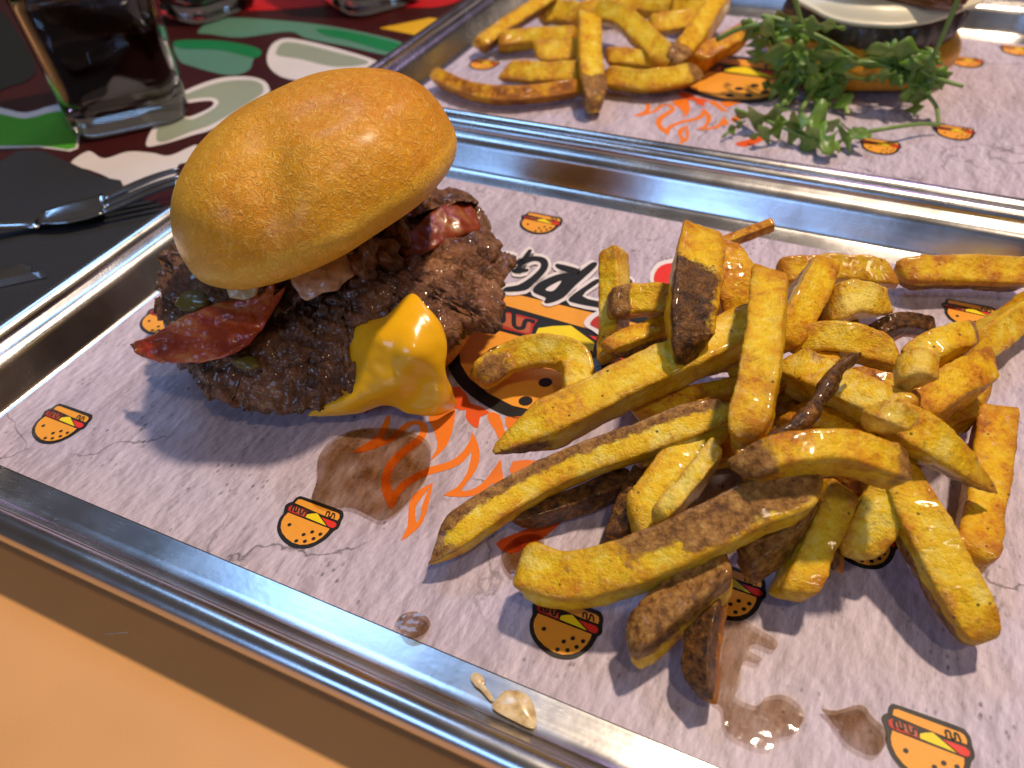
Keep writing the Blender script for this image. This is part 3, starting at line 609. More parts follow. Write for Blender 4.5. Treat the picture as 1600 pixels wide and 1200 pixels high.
# melted cheese
grid_sheet('melted_cheese', [
    [W(530, 512, .029), W(562, 502, .037), W(605, 494, .041), W(644, 461, .046), W(668, 484, .044), W(692, 517, .036)],
    [W(536, 546, .025), W(566, 532, .035), W(603, 524, .041), W(643, 496, .044), W(674, 514, .041), W(698, 546, .033)],
    [W(556, 586, .022), W(578, 570, .030), W(610, 560, .034), W(646, 550, .038), W(680, 558, .033), W(696, 578, .026)],
    [W(532, 622, .013), W(570, 608, .021), W(612, 600, .024), W(650, 600, .021), W(686, 597, .022), W(704, 604, .016)],
    [W(492, 640, .011), W(552, 632, .013), W(608, 622, .014), W(642, 632, .009), W(684, 628, .013), W(710, 622, .008)],
    [W(480, 652, .006), W(546, 648, .005), W(602, 630, .008), W(640, 646, .004), W(684, 648, .003), W(714, 632, .003)]],
    M['cheddar'], bg1, 0.0030, 70, 60, amp=0.0010, freq=55)
# bacon
b1 = grid_sheet('bacon_strip', [
    [W(203, 538, .031), W(245, 520, .038), W(295, 490, .045), W(350, 470, .049), W(398, 458, .051), W(432, 440, .053)],
    [W(206, 545, .031), W(252, 535, .035), W(303, 518, .040), W(355, 502, .044), W(392, 490, .047), W(428, 458, .051)],
    [W(212, 552, .031), W(260, 553, .034), W(312, 545, .039), W(362, 535, .042), W(398, 512, .045), W(432, 462, .050)],
    [W(222, 558, .031), W(268, 568, .034), W(325, 564, .038), W(372, 548, .041), W(412, 510, .045), W(448, 448, .052)]], M['bacon'], bg1, 0.0018, 100, 40, amp=0.0022, freq=130)
b2_ = grid_sheet('bacon_strip', [
    [W(620, 385, .052), W(660, 345, .053), W(700, 318, .053), W(735, 312, .051)],
    [W(628, 400, .049), W(668, 368, .051), W(705, 345, .050), W(748, 338, .047)],
    [W(640, 412, .047), W(672, 392, .048), W(715, 372, .046), W(752, 362, .043)]], M['bacon'], bg1, 0.0022, 50, 20, amp=0.0016, freq=90)
for o, f in ((b1, lambda v: min(1, sstep(0.016, 0.034, -v.x) * 0.9 + max(0, noise.noise(v * 90)) * 0.35)), (b2_, lambda v: 0.75)):
    a = o.data.attributes.new('char', 'FLOAT', 'POINT'); a.data.foreach_set('value', [f(v.co) for v in o.data.vertices])
def lump(name, P, rad, mat, parent, squash=(1, 1, 0.6), amp=0.2, freq=120, seg=28, ax=None):
    vs, fs = [], []; rg = seg // 2
    for i in range(rg + 1):
        t = PI * i / rg
        for k in range(seg):
            f = 2 * PI * k / seg; d = Vector((math.sin(t) * math.cos(f), math.sin(t) * math.sin(f), math.cos(t)))
            r = rad * (1 + amp * fbm((P + d * rad) * freq, 2)); q = Vector((d.x * squash[0], d.y * squash[1], d.z * squash[2])) * r
            if ax: q = ax @ q
            vs.append(P + q)
    for i in range(rg):
        for k in range(seg): k2 = (k + 1) % seg; fs.append((i * seg + k, i * seg + k2, (i + 1) * seg + k2, (i + 1) * seg + k))
    return mk(name, vs, fs, mat, parent)
grid_sheet('sauce', [[W(452, 425, .056), W(485, 416, .057), W(515, 406, .057), W(552, 392, .058)], [W(456, 446, .053), W(488, 442, .054), W(518, 432, .0545), W(554, 412, .055)], [W(462, 452, .0515), W(478, 470, .0485), W(505, 458, .050), W(530, 452, .0495), W(552, 426, .052)]], M['burger_sauce'], bg1, 0.0024, 54, 34, amp=0.0021, freq=120)
grid_sheet('sauce', [[W(355, 450, .0545), W(380, 450, .0545), W(405, 447, .0545)], [W(361, 463, .0515), W(382, 469, .0505), W(401, 462, .0515)]], M['mayonnaise'], bg1, 0.003, 24, 14, amp=0.0012, freq=170)
lump('pickle_slice', W(303, 470, .041), 0.0065, M['pickle'], bg1, (1.2, 0.9, 0.45), 0.4, 150)
lump('pickle_slice', W(383, 565, .0325), 0.0045, M['pickle'], bg1, (1.4, 0.8, 0.5), 0.5, 160)
lump('meat_shred', W(573, 415, .053), 0.008, M['seared_beef'], bg1, (0.75, 0.8, 1.35), 0.8, 160)
lump('meat_shred', W(596, 400, .054), 0.007, M['seared_beef'], bg1, (1.2, 0.8, 0.8), 0.8, 170)
lump('meat_shred', W(628, 376, .053), 0.0062, M['seared_beef'], bg1, (0.7, 0.7, 1.2), 0.8, 160)

# ------------------------------------------------------------------ fries
SEC = []                                 # four flat cut faces with narrow bevelled corners
for q_ in range(4):
    for u_ in (-0.90, -0.72, -0.45, -0.15, 0.15, 0.45, 0.72, 0.90):
        a_ = q_ * PI / 2; SEC.append((math.cos(a_) - u_ * math.sin(a_), math.sin(a_) + u_ * math.cos(a_), sstep(0.30, 0.95, abs(u_))))
def fry(axis, wpx, label, tone=0.35, roll=25, skin=None, e0=0.08, e1=0.08, ratio=0.85, group='hand-cut fries heaped beside the double burger', name='potato_fry', nr=52, nc=32, sk_w=60, box=8.0, dark=0.0):
    pts = [W(*a) for a in axis]; P = catmull(pts, nr)
    wid = sum(mpp(p) for p in pts) / len(pts) * wpx; ro = math.radians(roll)
    wid *= 1.10 / (abs(math.cos(ro)) + ratio * abs(math.sin(ro)))
    ha, hb = wid / 2, wid / 2 * ratio; seed = Vector((random.uniform(0, 50), random.uniform(0, 50), random.uniform(0, 50)))
    vs, fs, sk, ed, to = [], [], [], [], []; L = sum((P[i + 1] - P[i]).length for i in range(nr - 1))
    lowest = 1e9; shear0, shear1 = random.uniform(-.7, .7), random.uniform(-.7, .7); skw, skh = random.uniform(-.16, .16), random.uniform(-.16, .16)
    for i, p in enumerate(P):
        T = (P[min(i + 1, nr - 1)] - P[max(i - 1, 0)]).normalized(); c = (CAM - p).normalized(); e1v = (c - T * c.dot(T)).normalized(); e2v = e1v.cross(T)
        s = i / (nr - 1); tp = 1.0
        d0, d1 = s * L, (1 - s) * L
        for d, e in ((d0, e0), (d1, e1)):
            ln = wid * (0.18 + 1.7 * e)                  # how far the end narrows
            if d < ln: q = d / ln; tp *= (0.80 - 0.6 * e) + (0.20 + 0.6 * e) * math.sqrt(max(0, 1 - (1 - q) ** 2)) if e < 0.75 else 0.10 + 0.90 * q ** 0.75
        tp *= 1 + 0.10 * noise.noise(seed + Vector((s * 3.3, 0, 0)))
        for k in range(nc):
            cx, sy, corner = SEC[k]; x, y = cx * ha * tp * (1 + skw * sy), sy * hb * tp * (1 + skh * cx)
            q = e1v * (x * math.cos(ro) - y * math.sin(ro)) + e2v * (x * math.sin(ro) + y * math.cos(ro))
            h = wid * (0.040 * fbm(seed + (p + q) * 70, 2) + 0.030 * noise.noise(seed + (p + q) * 240) + 0.026 * noise.noise(seed + (p + q) * 620))
            sh = (1 - sstep(0, wid * 1.2, d0)) * shear0 - (1 - sstep(0, wid * 1.2, d1)) * shear1
            v = p + q * (1 + h / max(q.length, 1e-6)) + T * (sh * q.dot(e2v)); vs.append(v); lowest = min(lowest, v.z)
            fa = math.degrees(math.atan2(q.dot(e2v), q.dot(e1v)))
            sv = 0.0
            if skin is not None:
                for sa_, s0, s1 in skin:
                    d = abs((fa - sa_ + 180) % 360 - 180)
                    sv = max(sv, (1 - sstep(sk_w - 26, sk_w + 22, d)) * sstep(s0 - .10, s0 + .06, s) * (1 - sstep(s1 - .06, s1 + .10, s)))
            sk.append(sv); ed.append(min(1, 0.85 * corner + 0.9 * (1 - sstep(0, 0.010, min(d0, d1))))); to.append(tone)
    for i in range(nr - 1):
        for k in range(nc): k2 = (k + 1) % nc; fs.append((i * nc + k, i * nc + k2, (i + 1) * nc + k2, (i + 1) * nc + k))
    for i0, ii in ((0, 0), (nr - 1, (nr - 1) * nc)):
        c = sum((vs[ii + k] for k in range(nc)), Vector()) / nc; T = (P[0] - P[1]).normalized() if i0 == 0 else (P[-1] - P[-2]).normalized()
        ci_ = len(vs); r1 = []
        for k in range(nc):
            v = c.lerp(vs[ii + k], 0.72) + T * wid * 0.055; r1.append(len(vs)); vs.append(v); sk.append(sk[ii + k]); ed.append(0.75); to.append(tone)
        cc = len(vs); vs.append(c + T * wid * 0.06); sk.append(sk[ii]); ed.append(0.35); to.append(tone)
        for k in range(nc):
            k2 = (k + 1) % nc; fs.append((ii + k, ii + k2, r1[k2], r1[k])); fs.append((r1[k], r1[k2], cc))
    lowest = min(v.z for v in vs)
    if lowest < 0.0014: vs = [v + Vector((0, 0, (0.0014 - lowest) * (1 - sstep(0.0, 0.03, v.z - lowest)))) for v in vs]
    o = mk(name, vs, fs, M['potato'], attrs={'skin': sk, 'edge': ed, 'tone': to, 'dark': [dark] * len(vs)})
    return tag(o, label, 'fry', group)
UPS, DNS = 90, -90
FR = [
 # axis (px,py,z centre), width px, label, kwargs     -- lower layer first
 ([(800, 812, .008), (890, 785, .009), (985, 748, .010)], 46, 'dark brown skin-on fry lying under the long skin-edged fry', dict(dark=1.0, tone=.8, skin=[(0, 0, 1), (-60, 0, 1)], sk_w=80, e0=.6)),
 ([(968, 838, .009), (985, 790, .012), (1005, 745, .014)], 44, 'short dark crusted fry end poking out beneath the pale flat fry', dict(dark=1.0, tone=.95, skin=[(0, 0, 1)], sk_w=80)),
 ([(990, 825, .014), (1050, 745, .022), (1120, 650, .026)], 72, 'pale yellow fry leaning behind the flat angular fry', dict(tone=.22, roll=10)),
 ([(1000, 655, .018), (1070, 630, .022), (1150, 612, .026)], 48, 'orange fry wedged between the two long parallel fries', dict(tone=.6)),
 ([(1090, 690, .012), (1180, 640, .016), (1260, 610, .018)], 60, 'deep golden fry buried in the middle of the heap', dict(tone=.75)),
 ([(1180, 760, .012), (1230, 690, .018), (1280, 620, .020)], 62, 'brown-orange fry buried under the glossy arched fry', dict(tone=.85)),
 ([(1310, 700, .012), (1380, 760, .012), (1420, 800, .012)], 50, 'golden fry buried behind the pale drooping fry', dict(tone=.6)),
 ([(1330, 600, .014), (1420, 600, .016), (1500, 610, .018)], 60, 'golden fry buried under the broken pale chunk', dict(tone=.6)),
 ([(1020, 590, .014), (1110, 560, .016), (1200, 545, .018)], 55, 'golden fry hidden behind the thick long fry', dict(tone=.6)),
 ([(1000, 720, .012), (1090, 705, .014), (1190, 700, .014)], 60, 'golden fry buried under the flat angular pale fry', dict(tone=.62)),
 ([(1230, 650, .026), (1300, 665, .030), (1380, 690, .030)], 58, 'golden fry wedged behind the glossy arched fry', dict(tone=.55)),
 ([(1150, 600, .026), (1230, 590, .030), (1300, 560, .032)], 56, 'orange fry wedged behind the upright speckled fry', dict(tone=.66)),
 ([(1440, 700, .014), (1480, 660, .016), (1520, 640, .018)], 56, 'golden fry buried under the crusty speckled fry', dict(tone=.6)),
 ([(1180, 500, .022), (1250, 510, .024), (1330, 500, .024)], 56, 'golden fry buried behind the pale rounded chunk', dict(tone=.5)),
 ([(1240, 800, .012), (1310, 770, .014), (1370, 760, .016)], 56, 'brown fry buried beneath the squared wet fry', dict(tone=.8)),
 ([(748, 592, .012), (795, 562, .013), (850, 550, .015), (893, 565, .015), (902, 605, .013), (898, 640, .011)], 56, 'hook-shaped pale fry with a dark bruised end on the printed emblem', dict(tone=.27, roll=12, skin=[(0, 0.03, 0.13)], sk_w=45, e0=.15)),
 ([(938, 600, .010), (950, 545, .014), (955, 520, .018)], 40, 'small dark skinned fry end beside the hook-shaped fry', dict(dark=1.0, tone=.7, skin=[(180, 0, 1), (0, 0, 1)], sk_w=70)),
 ([(952, 560, .022), (958, 470, .034), (955, 392, .046)], 50, 'upright fry with browned cut top behind the heap', dict(tone=.3, roll=18, e0=.1, e1=.05)),
 ([(948, 548, .030), (1000, 525, .032), (1060, 505, .034)], 46, 'orange fry with thin skin edge under the short blunt fry', dict(tone=.55, skin=[(-80, 0, 1)], sk_w=35, e0=.5)),
 ([(952, 475, .040), (1005, 468, .041), (1065, 470, .042)], 58, 'short fry with a grey-brown skin end', dict(tone=.5, skin=[(0, -0.2, 0.26), (90, -.2, .26)], sk_w=100, e0=.0, e1=.1, roll=8)),
 ([(1105, 390, .034), (1160, 368, .038), (1208, 350, .042)], 22, 'thin stick fry poking out behind the heap', dict(tone=.72, roll=30, e0=.1, e1=.1)),
 ([(1150, 520, .030), (1138, 450, .042), (1122, 380, .050)], 74, 'orange wedge fry behind the dark-skinned one', dict(tone=.58, roll=-30, e1=.4)),
 ([(1078, 565, .044), (1078, 490, .053), (1090, 372, .060)], 80, 'broad upright fry with a charred dark brown skin patch', dict(dark=1.0, tone=.42, roll=-12, skin=[(0, -.1, .70)], sk_w=52, e0=.7, e1=.15)),
 ([(775, 706, .026), (880, 655, .030), (1000, 595, .036), (1110, 545, .041), (1200, 500, .044)], 78, 'thick long yellow fry with a pointed skin tip', dict(tone=.26, roll=28, skin=[(-70, 0, .16)], sk_w=38, e0=.75)),
 ([(672, 878, .0085), (745, 815, .013), (870, 742, .020), (1010, 690, .028), (1148, 640, .035)], 62, 'long narrow fry edged with brown skin, pointing at the printed flames', dict(tone=.24, roll=20, skin=[(78, 0, 1), (180, 0, 1), (0, 0, .07)], sk_w=48, e0=.9, e1=.7)),
 ([(1028, 812, .030), (1070, 765, .035), (1118, 705, .040)], 68, 'flat angular pale fry with orange edges', dict(tone=.22, roll=8, e0=.35, e1=.1, ratio=.5)),
 ([(1215, 430, .020), (1300, 424, .022), (1395, 432, .022)], 50, 'golden fry with ragged right end at the back of the heap', dict(tone=.42, e1=.05, e0=.2)),
 ([(1402, 430, .012), (1490, 428, .012), (1610, 432, .012)], 54, 'long golden fry lying along the tray wall', dict(tone=.5, skin=[(-90, 0, 1)], sk_w=30, e0=.5)),
 ([(1625, 470, .012), (1570, 505, .012), (1500, 556, .012)], 56, 'yellow fry resting on a printed burger near the tray wall', dict(tone=.35, e1=.6)),
 ([(1210, 545, .036), (1250, 480, .042), (1285, 410, .046)], 62, 'pointed golden fry leaning behind the speckled upright fry', dict(tone=.4, roll=-20, skin=[(90, .3, 1)], sk_w=30, e1=.5)),
 ([(1290, 490, .034), (1330, 468, .038), (1378, 470, .036)], 66, 'pale rounded potato chunk with crumbly top', dict(tone=.08, roll=5, e0=.3, e1=.3)),
 ([(1362, 530, .024), (1410, 510, .028), (1455, 515, .026)], 50, 'curled piece of glossy brown potato skin', dict(dark=1.0, tone=.9, skin=[(0, 0, 1), (90, 0, 1)], sk_w=90, ratio=.45)),
 ([(1232, 545, .032), (1300, 530, .038), (1400, 555, .036)], 58, 'golden fry with torn white crumbs along its top', dict(tone=.33, roll=15, e0=.4)),
 ([(1235, 575, .034), (1310, 608, .040), (1410, 655, .042)], 82, 'thick pale fry with dark herb spots beneath the twisted brown strand', dict(tone=.18, roll=22, skin=[(90, 0, .35)], sk_w=30)),
 ([(1420, 575, .036), (1470, 545, .040), (1515, 530, .038)], 64, 'golden fry with dark hooked tip beside the broken pale chunk', dict(tone=.38, skin=[(0, .88, 1)], sk_w=90, e1=.4)),
 ([(1500, 590, .022), (1525, 610, .020), (1540, 628, .018)], 50, 'stubby golden fry end at the edge of the heap', dict(tone=.5)),
 ([(1425, 655, .034), (1480, 610, .036), (1535, 580, .032)], 72, 'deep orange crusty fry under the broken pale chunk', dict(tone=.62, roll=10)),
 ([(1552, 650, .014), (1538, 760, .013), (1515, 880, .011)], 66, 'bright golden fry with a torn end standing apart on the paper', dict(tone=.5, roll=14, e0=.05, e1=.05)),
 ([(1385, 655, .044), (1460, 700, .038), (1555, 768, .026)], 78, 'fry with crusty speckled top and brown pointed tip', dict(tone=.34, roll=24, skin=[(-80, .55, 1)], sk_w=28, e1=.75)),
 ([(1398, 740, .028), (1450, 850, .020), (1535, 1000, .010)], 86, 'large fry with brown-edged side reaching out across bare paper', dict(tone=.24, roll=20, skin=[(-95, .4, 1)], sk_w=26, e0=.2, e1=.45)),
 ([(1415, 715, .030), (1375, 790, .022), (1332, 868, .012)], 74, 'pale drooping fry over a printed burger', dict(tone=.20, roll=12, e1=.3)),
 ([(1298, 885, .010), (1300, 840, .013), (1305, 790, .016)], 36, 'small dark brown fry beside the pale drooping fry', dict(dark=1.0, tone=.95, skin=[(0, 0, 1)], sk_w=60)),
 ([(1310, 765, .024), (1275, 850, .018), (1238, 932, .011)], 68, 'golden fry with squared wet end', dict(tone=.42, roll=15, e1=.1)),
 ([(1095, 1085, .010), (1098, 1010, .012), (1112, 930, .015)], 58, 'crisp brown fry beside the pale winding grease puddle', dict(dark=1.0, tone=.9, skin=[(0, 0, 1), (120, 0, 1)], sk_w=75, e0=.35)),
 ([(985, 1012, .012), (1050, 955, .017), (1135, 885, .024)], 80, 'blunt fry wrapped in brown skin under the big curved fry', dict(tone=.5, skin=[(0, 0, 1), (60, 0, .6)], sk_w=72, e0=.25)),
 ([(1160, 880, .016), (1215, 840, .020), (1270, 780, .024)], 70, 'wet brown potato skin piece under the big curved fry', dict(tone=.8, skin=[(0, 0, 1), (-80, 0, 1)], sk_w=85)),
 ([(818, 895, .013), (890, 912, .016), (985, 890, .022), (1090, 845, .030), (1180, 800, .036), (1275, 765, .040)], 92, 'big curved fry with bubbly tan skin toward its thick end', dict(tone=.22, roll=20, skin=[(25, .58, 1), (60, .45, 1)], sk_w=44, e0=.15, e1=.3)),
 ([(1160, 740, .046), (1225, 712, .052), (1320, 705, .053), (1408, 732, .047)], 76, 'glossy arched golden fry with brown left end', dict(tone=.52, roll=18, skin=[(30, -.1, .24), (0, .93, 1)], sk_w=80, e0=.35, e1=.15)),
 ([(1168, 690, .052), (1190, 570, .060), (1205, 440, .062)], 68, 'upright speckled fry standing on top of the heap', dict(tone=.33, roll=8, e0=.45, e1=.1)),
 ([(1400, 590, .050), (1430, 580, .053), (1455, 585, .052)], 84, 'broken pale potato chunk on top of the heap', dict(tone=.06, roll=35, e0=.5, e1=.5, box=6)),
 ([(1358, 645, .056), (1385, 655, .058), (1415, 668, .056)], 66, 'small pale pyramid-shaped potato piece', dict(tone=.05, roll=40, e0=.5, e1=.6, box=7)),
]
for ax, wp, lab, kw in FR: fry(ax, wp, lab, **kw)
pts = catmull([W(1342, 556, .058), W(1315, 572, .058), W(1288, 612, .056), W(1262, 650, .054), W(1225, 676, .052), W(1185, 692, .050)], 40)
vs, fs = tube(pts, lambda t: 0.0019 * (1 + 0.35 * math.sin(t * 23) * 0.6 + 0.5 * math.sin(PI * t)) * (0.4 + 0.6 * sstep(0, .12, min(t, 1 - t))), 10)
vs = [v + Vector((1, 1, 1)) * 0.0008 * fbm(v * 240, 2) for v in vs]
o = mk('potato_strand', vs, fs, M['potato'], attrs={'skin': [1.0] * len(vs), 'edge': [1.0] * len(vs), 'tone': [0.9] * len(vs), 'dark': [1.0] * len(vs)})
tag(o, 'thin twisted dark brown potato strand lying over the heap', 'fry')

G2 = 'fries heaped beside the rocket burger'
B = [
 ([(905, 20, .014), (980, 8, .016), (1050, 12, .018)], 36, 'fry end rising at the top of the heap beside the rocket burger', {}),
 ([(840, 22, .014), (870, 20, .014), (905, 25, .014)], 38, 'short fry stub behind the upright brown-tipped fry', {}),
 ([(950, 92, .012), (1000, 96, .012), (1050, 105, .012)], 40, 'golden fry lying under the crossing spotted fry', {}),
 ([(1015, 42, .016), (1050, 36, .018), (1095, 28, .020)], 34, 'short golden fry between the two leaning fries in the far heap', {}),
 ([(1055, 10, .020), (1090, 16, .020), (1130, 10, .020)], 38, 'fry at the back of the far heap next to the leaning squared fry', {}),
 ([(780, 64, .012), (835, 58, .013), (900, 56, .014)], 34, 'straight golden fry pointing at the skin-on fry in the far tray', {}),
 ([(838, 86, .010), (870, 86, .010), (908, 84, .010)], 42, 'stubby pale fry just below the straight golden one in the far tray', {}),
 ([(748, 72, .010), (795, 38, .018), (865, -8, .028)], 30, 'skin-on fry slanting toward the tray corner beside the rocket burger', dict(skin=[(-80, 0, 1)], sk_w=60, tone=.4)),
 ([(788, 114, .010), (845, 117, .010), (908, 116, .010)], 36, 'golden fry lying above the curved brown-orange fry', {}),
 ([(680, 122, .008), (740, 146, .008), (810, 152, .008), (908, 140, .008)], 32, 'curved brown-orange fry against the rim between the trays', dict(tone=.72)),
 ([(1085, 100, .010), (1115, 80, .014), (1160, 55, .018)], 42, 'brownish fry touching the rocket burger', dict(tone=.72)),
 ([(948, 126, .009), (1020, 132, .009), (1092, 118, .010)], 42, 'banana-shaped fry with brown skin tip beside the printed flames', dict(tone=.35, skin=[(0, .88, 1)], sk_w=90, e1=.4)),
 ([(930, 18, .026), (975, 32, .025), (1048, 104, .016)], 40, 'long fry with a small dark spot crossing the heap', dict(tone=.28)),
 ([(1048, 104, .017), (1088, 56, .022), (1128, -6, .030)], 42, 'fry with squared brown end leaning toward the rocket burger', dict(tone=.33, skin=[(0, -.1, .13)], sk_w=120, e0=.0)),
 ([(918, 32, .030), (920, 95, .020), (930, 166, .010)], 42, 'fry with dark brown tip hanging over the front of the heap', dict(tone=.3, skin=[(0, .80, 1)], sk_w=150, e1=.4)),
]
for ax, wp, lab, kw in B:
    kw = dict(dict(tone=.42, roll=15), **kw); fry(ax, wp, lab, group=G2, nr=26, **kw)

# ------------------------------------------------------------------ the rocket burger on the far tray
b0 = W(1345, 152, 0.0012); bc = Vector((b0.x + 0.012, b0.y + 0.060, 0.0012))
bg2 = empty('rocket_burger', bc, 'burger with rocket leaves, thick grey patty and white cheese on the far tray', 'burger')
bun('bottom_bun', bc + Vector((-0.024, -0.002, 0.018)), (0, 0, 1), 0.066, 0.016, 0.0175, 0.75, M['bun_crust'], bg2, nt=40, nphi=90, brown=lambda u, p: 0.55)
PC = WY(1350, 52, bc.y - 0.056); PC = Vector((PC.x, bc.y, PC.z))
ring = [PC + Vector((0.060 * math.cos(a) * (1 + .02 * math.sin(5 * a)), 0.057 * math.sin(a), -0.004)) for a in [2 * PI * k / 28 for k in range(28)]]
patty('patty', ring, PC, 0.031, M['grey_beef'], bg2, seed=8.8, nth=240, ns=30, amp=0.0020, rag=0.0016)
zt = PC.z + 0.0165
cr = []
for i, s in enumerate((0.0, 0.35, 0.7, 0.9, 1.0, 1.04)):
    row = []
    for k in range(26):
        a = PI + PI * k / 25; droop = 0.003 + 0.007 * max(0.0, math.sin((a - PI) * 2 - 1.9)) + 0.003 * max(0.0, math.sin((PI * 1.5 - a) * 3))
        z = zt + 0.001 - (droop * sstep(0.85, 1.04, s) if s > .85 else 0); row.append(PC + Vector((0.064 * s * math.cos(a), 0.062 * s * math.sin(a), z - PC.z)))
    cr.append(row)
grid_sheet('cheese_slice', cr, M['white_cheese'], bg2, 0.003, 60, 30, amp=0.0006, freq=40)
lump('relish', PC + Vector((0.026, -0.035, 0.022)), 0.022, M['brown_relish'], bg2, (1.3, 1, 0.45), 0.25, 60)
bun('top_bun', PC + Vector((0, 0.004, 0.040)), (0, 0, 1), 0.058, 0.036, 0.010, 0.9, M['bun_crust'], bg2, nt=40, nphi=90, brown=lambda u, p: 0.4 + .3 * u)

def leaf(P, parent, wd, name='rocket_leaf', lobes=4, curl=0.25, seedv=0, lab=None):
    """lobed rocket leaf along a path of points"""
    A = catmull(P, 26); vs, fs = [], []; n = len(A); rnd = random.Random(seedv); ph = rnd.uniform(0, 6)
    for i, p in enumerate(A):
        t = i / (n - 1); T = (A[min(i + 1, n - 1)] - A[max(i - 1, 0)]).normalized(); c = (CAM - p).normalized(); tw = Matrix.Rotation(rnd.uniform(-.08, .08) + 0.7 * math.sin(ph + t * 2.5), 3, T)
        nrm = tw @ (c - T * c.dot(T)).normalized(); sd = nrm.cross(T)
        hw = wd * (0.10 + 0.9 * math.sin(PI * min(1, t * 0.92 + .08)) ** 0.7) * (0.60 + 0.40 * math.sin(t * lobes * 2 * PI + ph)) * (0.35 + 0.65 * sstep(0, .4, t))
        if t > .97: hw *= .4
        for j in range(5):
            u = (j - 2) / 2; vs.append(p + sd * hw * u + nrm * (curl * hw * u * u + 0.0006 * math.sin(9 * t + u * 3)))
    m = len(vs); nr_ = []
    for i in range(n):
        T = (A[min(i + 1, n - 1)] - A[max(i - 1, 0)]).normalized(); sd = (vs[i * 5 + 4] - vs[i * 5]); nn = sd.cross(T); nn = nn.normalized() if nn.length > 1e-9 else Vector((0, 0, 1))
        for j in range(5): nr_.append(vs[i * 5 + j] - nn * 0.0004)
    vs += nr_
    for i in range(n - 1):
        for j in range(4): a = i * 5 + j; fs.append((a, a + 1, a + 6, a + 5)); fs.append((m + a + 5, m + a + 6, m + a + 1, m + a))
        for j in (0, 4): a = i * 5 + j; fs.append((a, a + 5, m + a + 5, m + a))
    fs.append((0, 1, 2, 3, 4, m + 4, m + 3, m + 2, m + 1, m)); e = (n - 1) * 5; fs.append((e, e + 1, e + 2, e + 3, e + 4, m + e + 4, m + e + 3, m + e + 2, m + e + 1, m + e))
    return mk(name, vs, fs, M['rocket_leaf'], parent)
def stem(P, parent, r=0.0014): 
    vs, fs = tube(catmull(P, 20), lambda t: r * (1 - .35 * t), 7); return mk('rocket_stem', vs, fs, M['rocket_stem'], parent)
YF = bc.y - 0.068
def wy(px, py, dy=0.0): 
    p = WY(px, py, YF + dy)
    if p.z < 0.004: p = W(px, py, 0.004)
    return p
rl = random.Random(3)
for i in range(110):
    px = 1165 + 310 * ((i * 0.618) % 1.0); py = rl.uniform(80, 125) if px > 1235 else rl.uniform(18, 105)
    if px < 1228 and i % 5 < 2: continue
    if (1295 < px < 1410 and py > 80) or (px < 1228 and py > 58): continue
    a = rl.uniform(-0.25, PI + 0.25); ln = rl.uniform(55, 115); dx, dyp = math.cos(a) * ln, math.sin(a) * ln * .42; d0 = rl.uniform(-.012, .012)
    if 1290 < px + dx < 1410 or px + dx < 1225: dyp *= .3
    if px + dx > 1495 or px + dx < 1150: dx *= -1
    leaf([wy(px, py, d0), wy(px + dx * .5, py + dyp * .35 - 6, d0 - .008), wy(px + dx, py + dyp, d0 - .004)], bg2, rl.uniform(.0050, .0105), seedv=i, lobes=rl.choice((1.3, 1.7, 2.2, 3.4)), curl=rl.uniform(-.3, .4))
for L in ([(1120, 62), (1165, 42), (1230, 40), (1290, 62), (1340, 92)], [(1222, 165), (1245, 130), (1275, 90), (1285, 60)], [(1252, 172), (1275, 135), (1300, 108), (1325, 96)], [(1242, -5), (1248, 20), (1255, 42)], [(1500, -8), (1480, 40), (1462, 80), (1450, 105)],
          [(1385, 105), (1420, 125), (1440, 140), (1462, 165), (1467, 196)], [(1425, 100), (1455, 118), (1480, 128), (1505, 135)], [(1190, 25), (1230, 35), (1290, 70)], [(1310, 100), (1360, 98), (1420, 118)]):
    stem([wy(x, y, -.012) for x, y in L], bg2, .0018)
for j, L in enumerate(([(1160, 30), (1185, 65), (1180, 100)], [(1200, 70), (1225, 100), (1215, 140)], [(1290, 110), (1310, 140), (1325, 178)], [(1430, 110), (1435, 150), (1428, 182)], [(1250, 90), (1240, 130), (1230, 165)], [(1190, 130), (1220, 140), (1250, 148)], [(1400, 120), (1440, 130), (1480, 120)], [(1265, 120), (1280, 150), (1275, 170)])):
    leaf([wy(x, y, -.010) for x, y in L], bg2, .011, seedv=100 + j)
sg = empty('rocket_sprig', W(1250, 205, 0.0012), 'loose rocket sprig fallen on the paper in front of the far burger', 'rocket leaf')
for j, (L, wd) in enumerate((([(1150, 178, .004), (1190, 182, .012), (1232, 170, .014)], .010), ([(1215, 185, .010), (1250, 205, .010), (1290, 236, .004)], .013), ([(1235, 195, .012), (1275, 190, .016), (1302, 205, .006)], .013), ([(1172, 215, .004), (1200, 205, .010), (1230, 190, .012)], .009),
                             ([(1310, 222, .004), (1330, 212, .010), (1345, 200, .010)], .012), ([(1250, 180, .010), (1290, 220, .010), (1312, 232, .004)], .010), ([(1128, 215, .003), (1145, 200, .006), (1165, 188, .008)], .004))):
    leaf([W(*p) for p in L], sg, wd, seedv=200 + j, lobes=3)
stem([W(1345, 208, .006), W(1390, 200, .010), W(1440, 194, .008), W(1468, 196, .006)], sg, .0015); stem([W(1150, 172, .006), W(1200, 190, .010), W(1260, 215, .008)], sg, .0015)

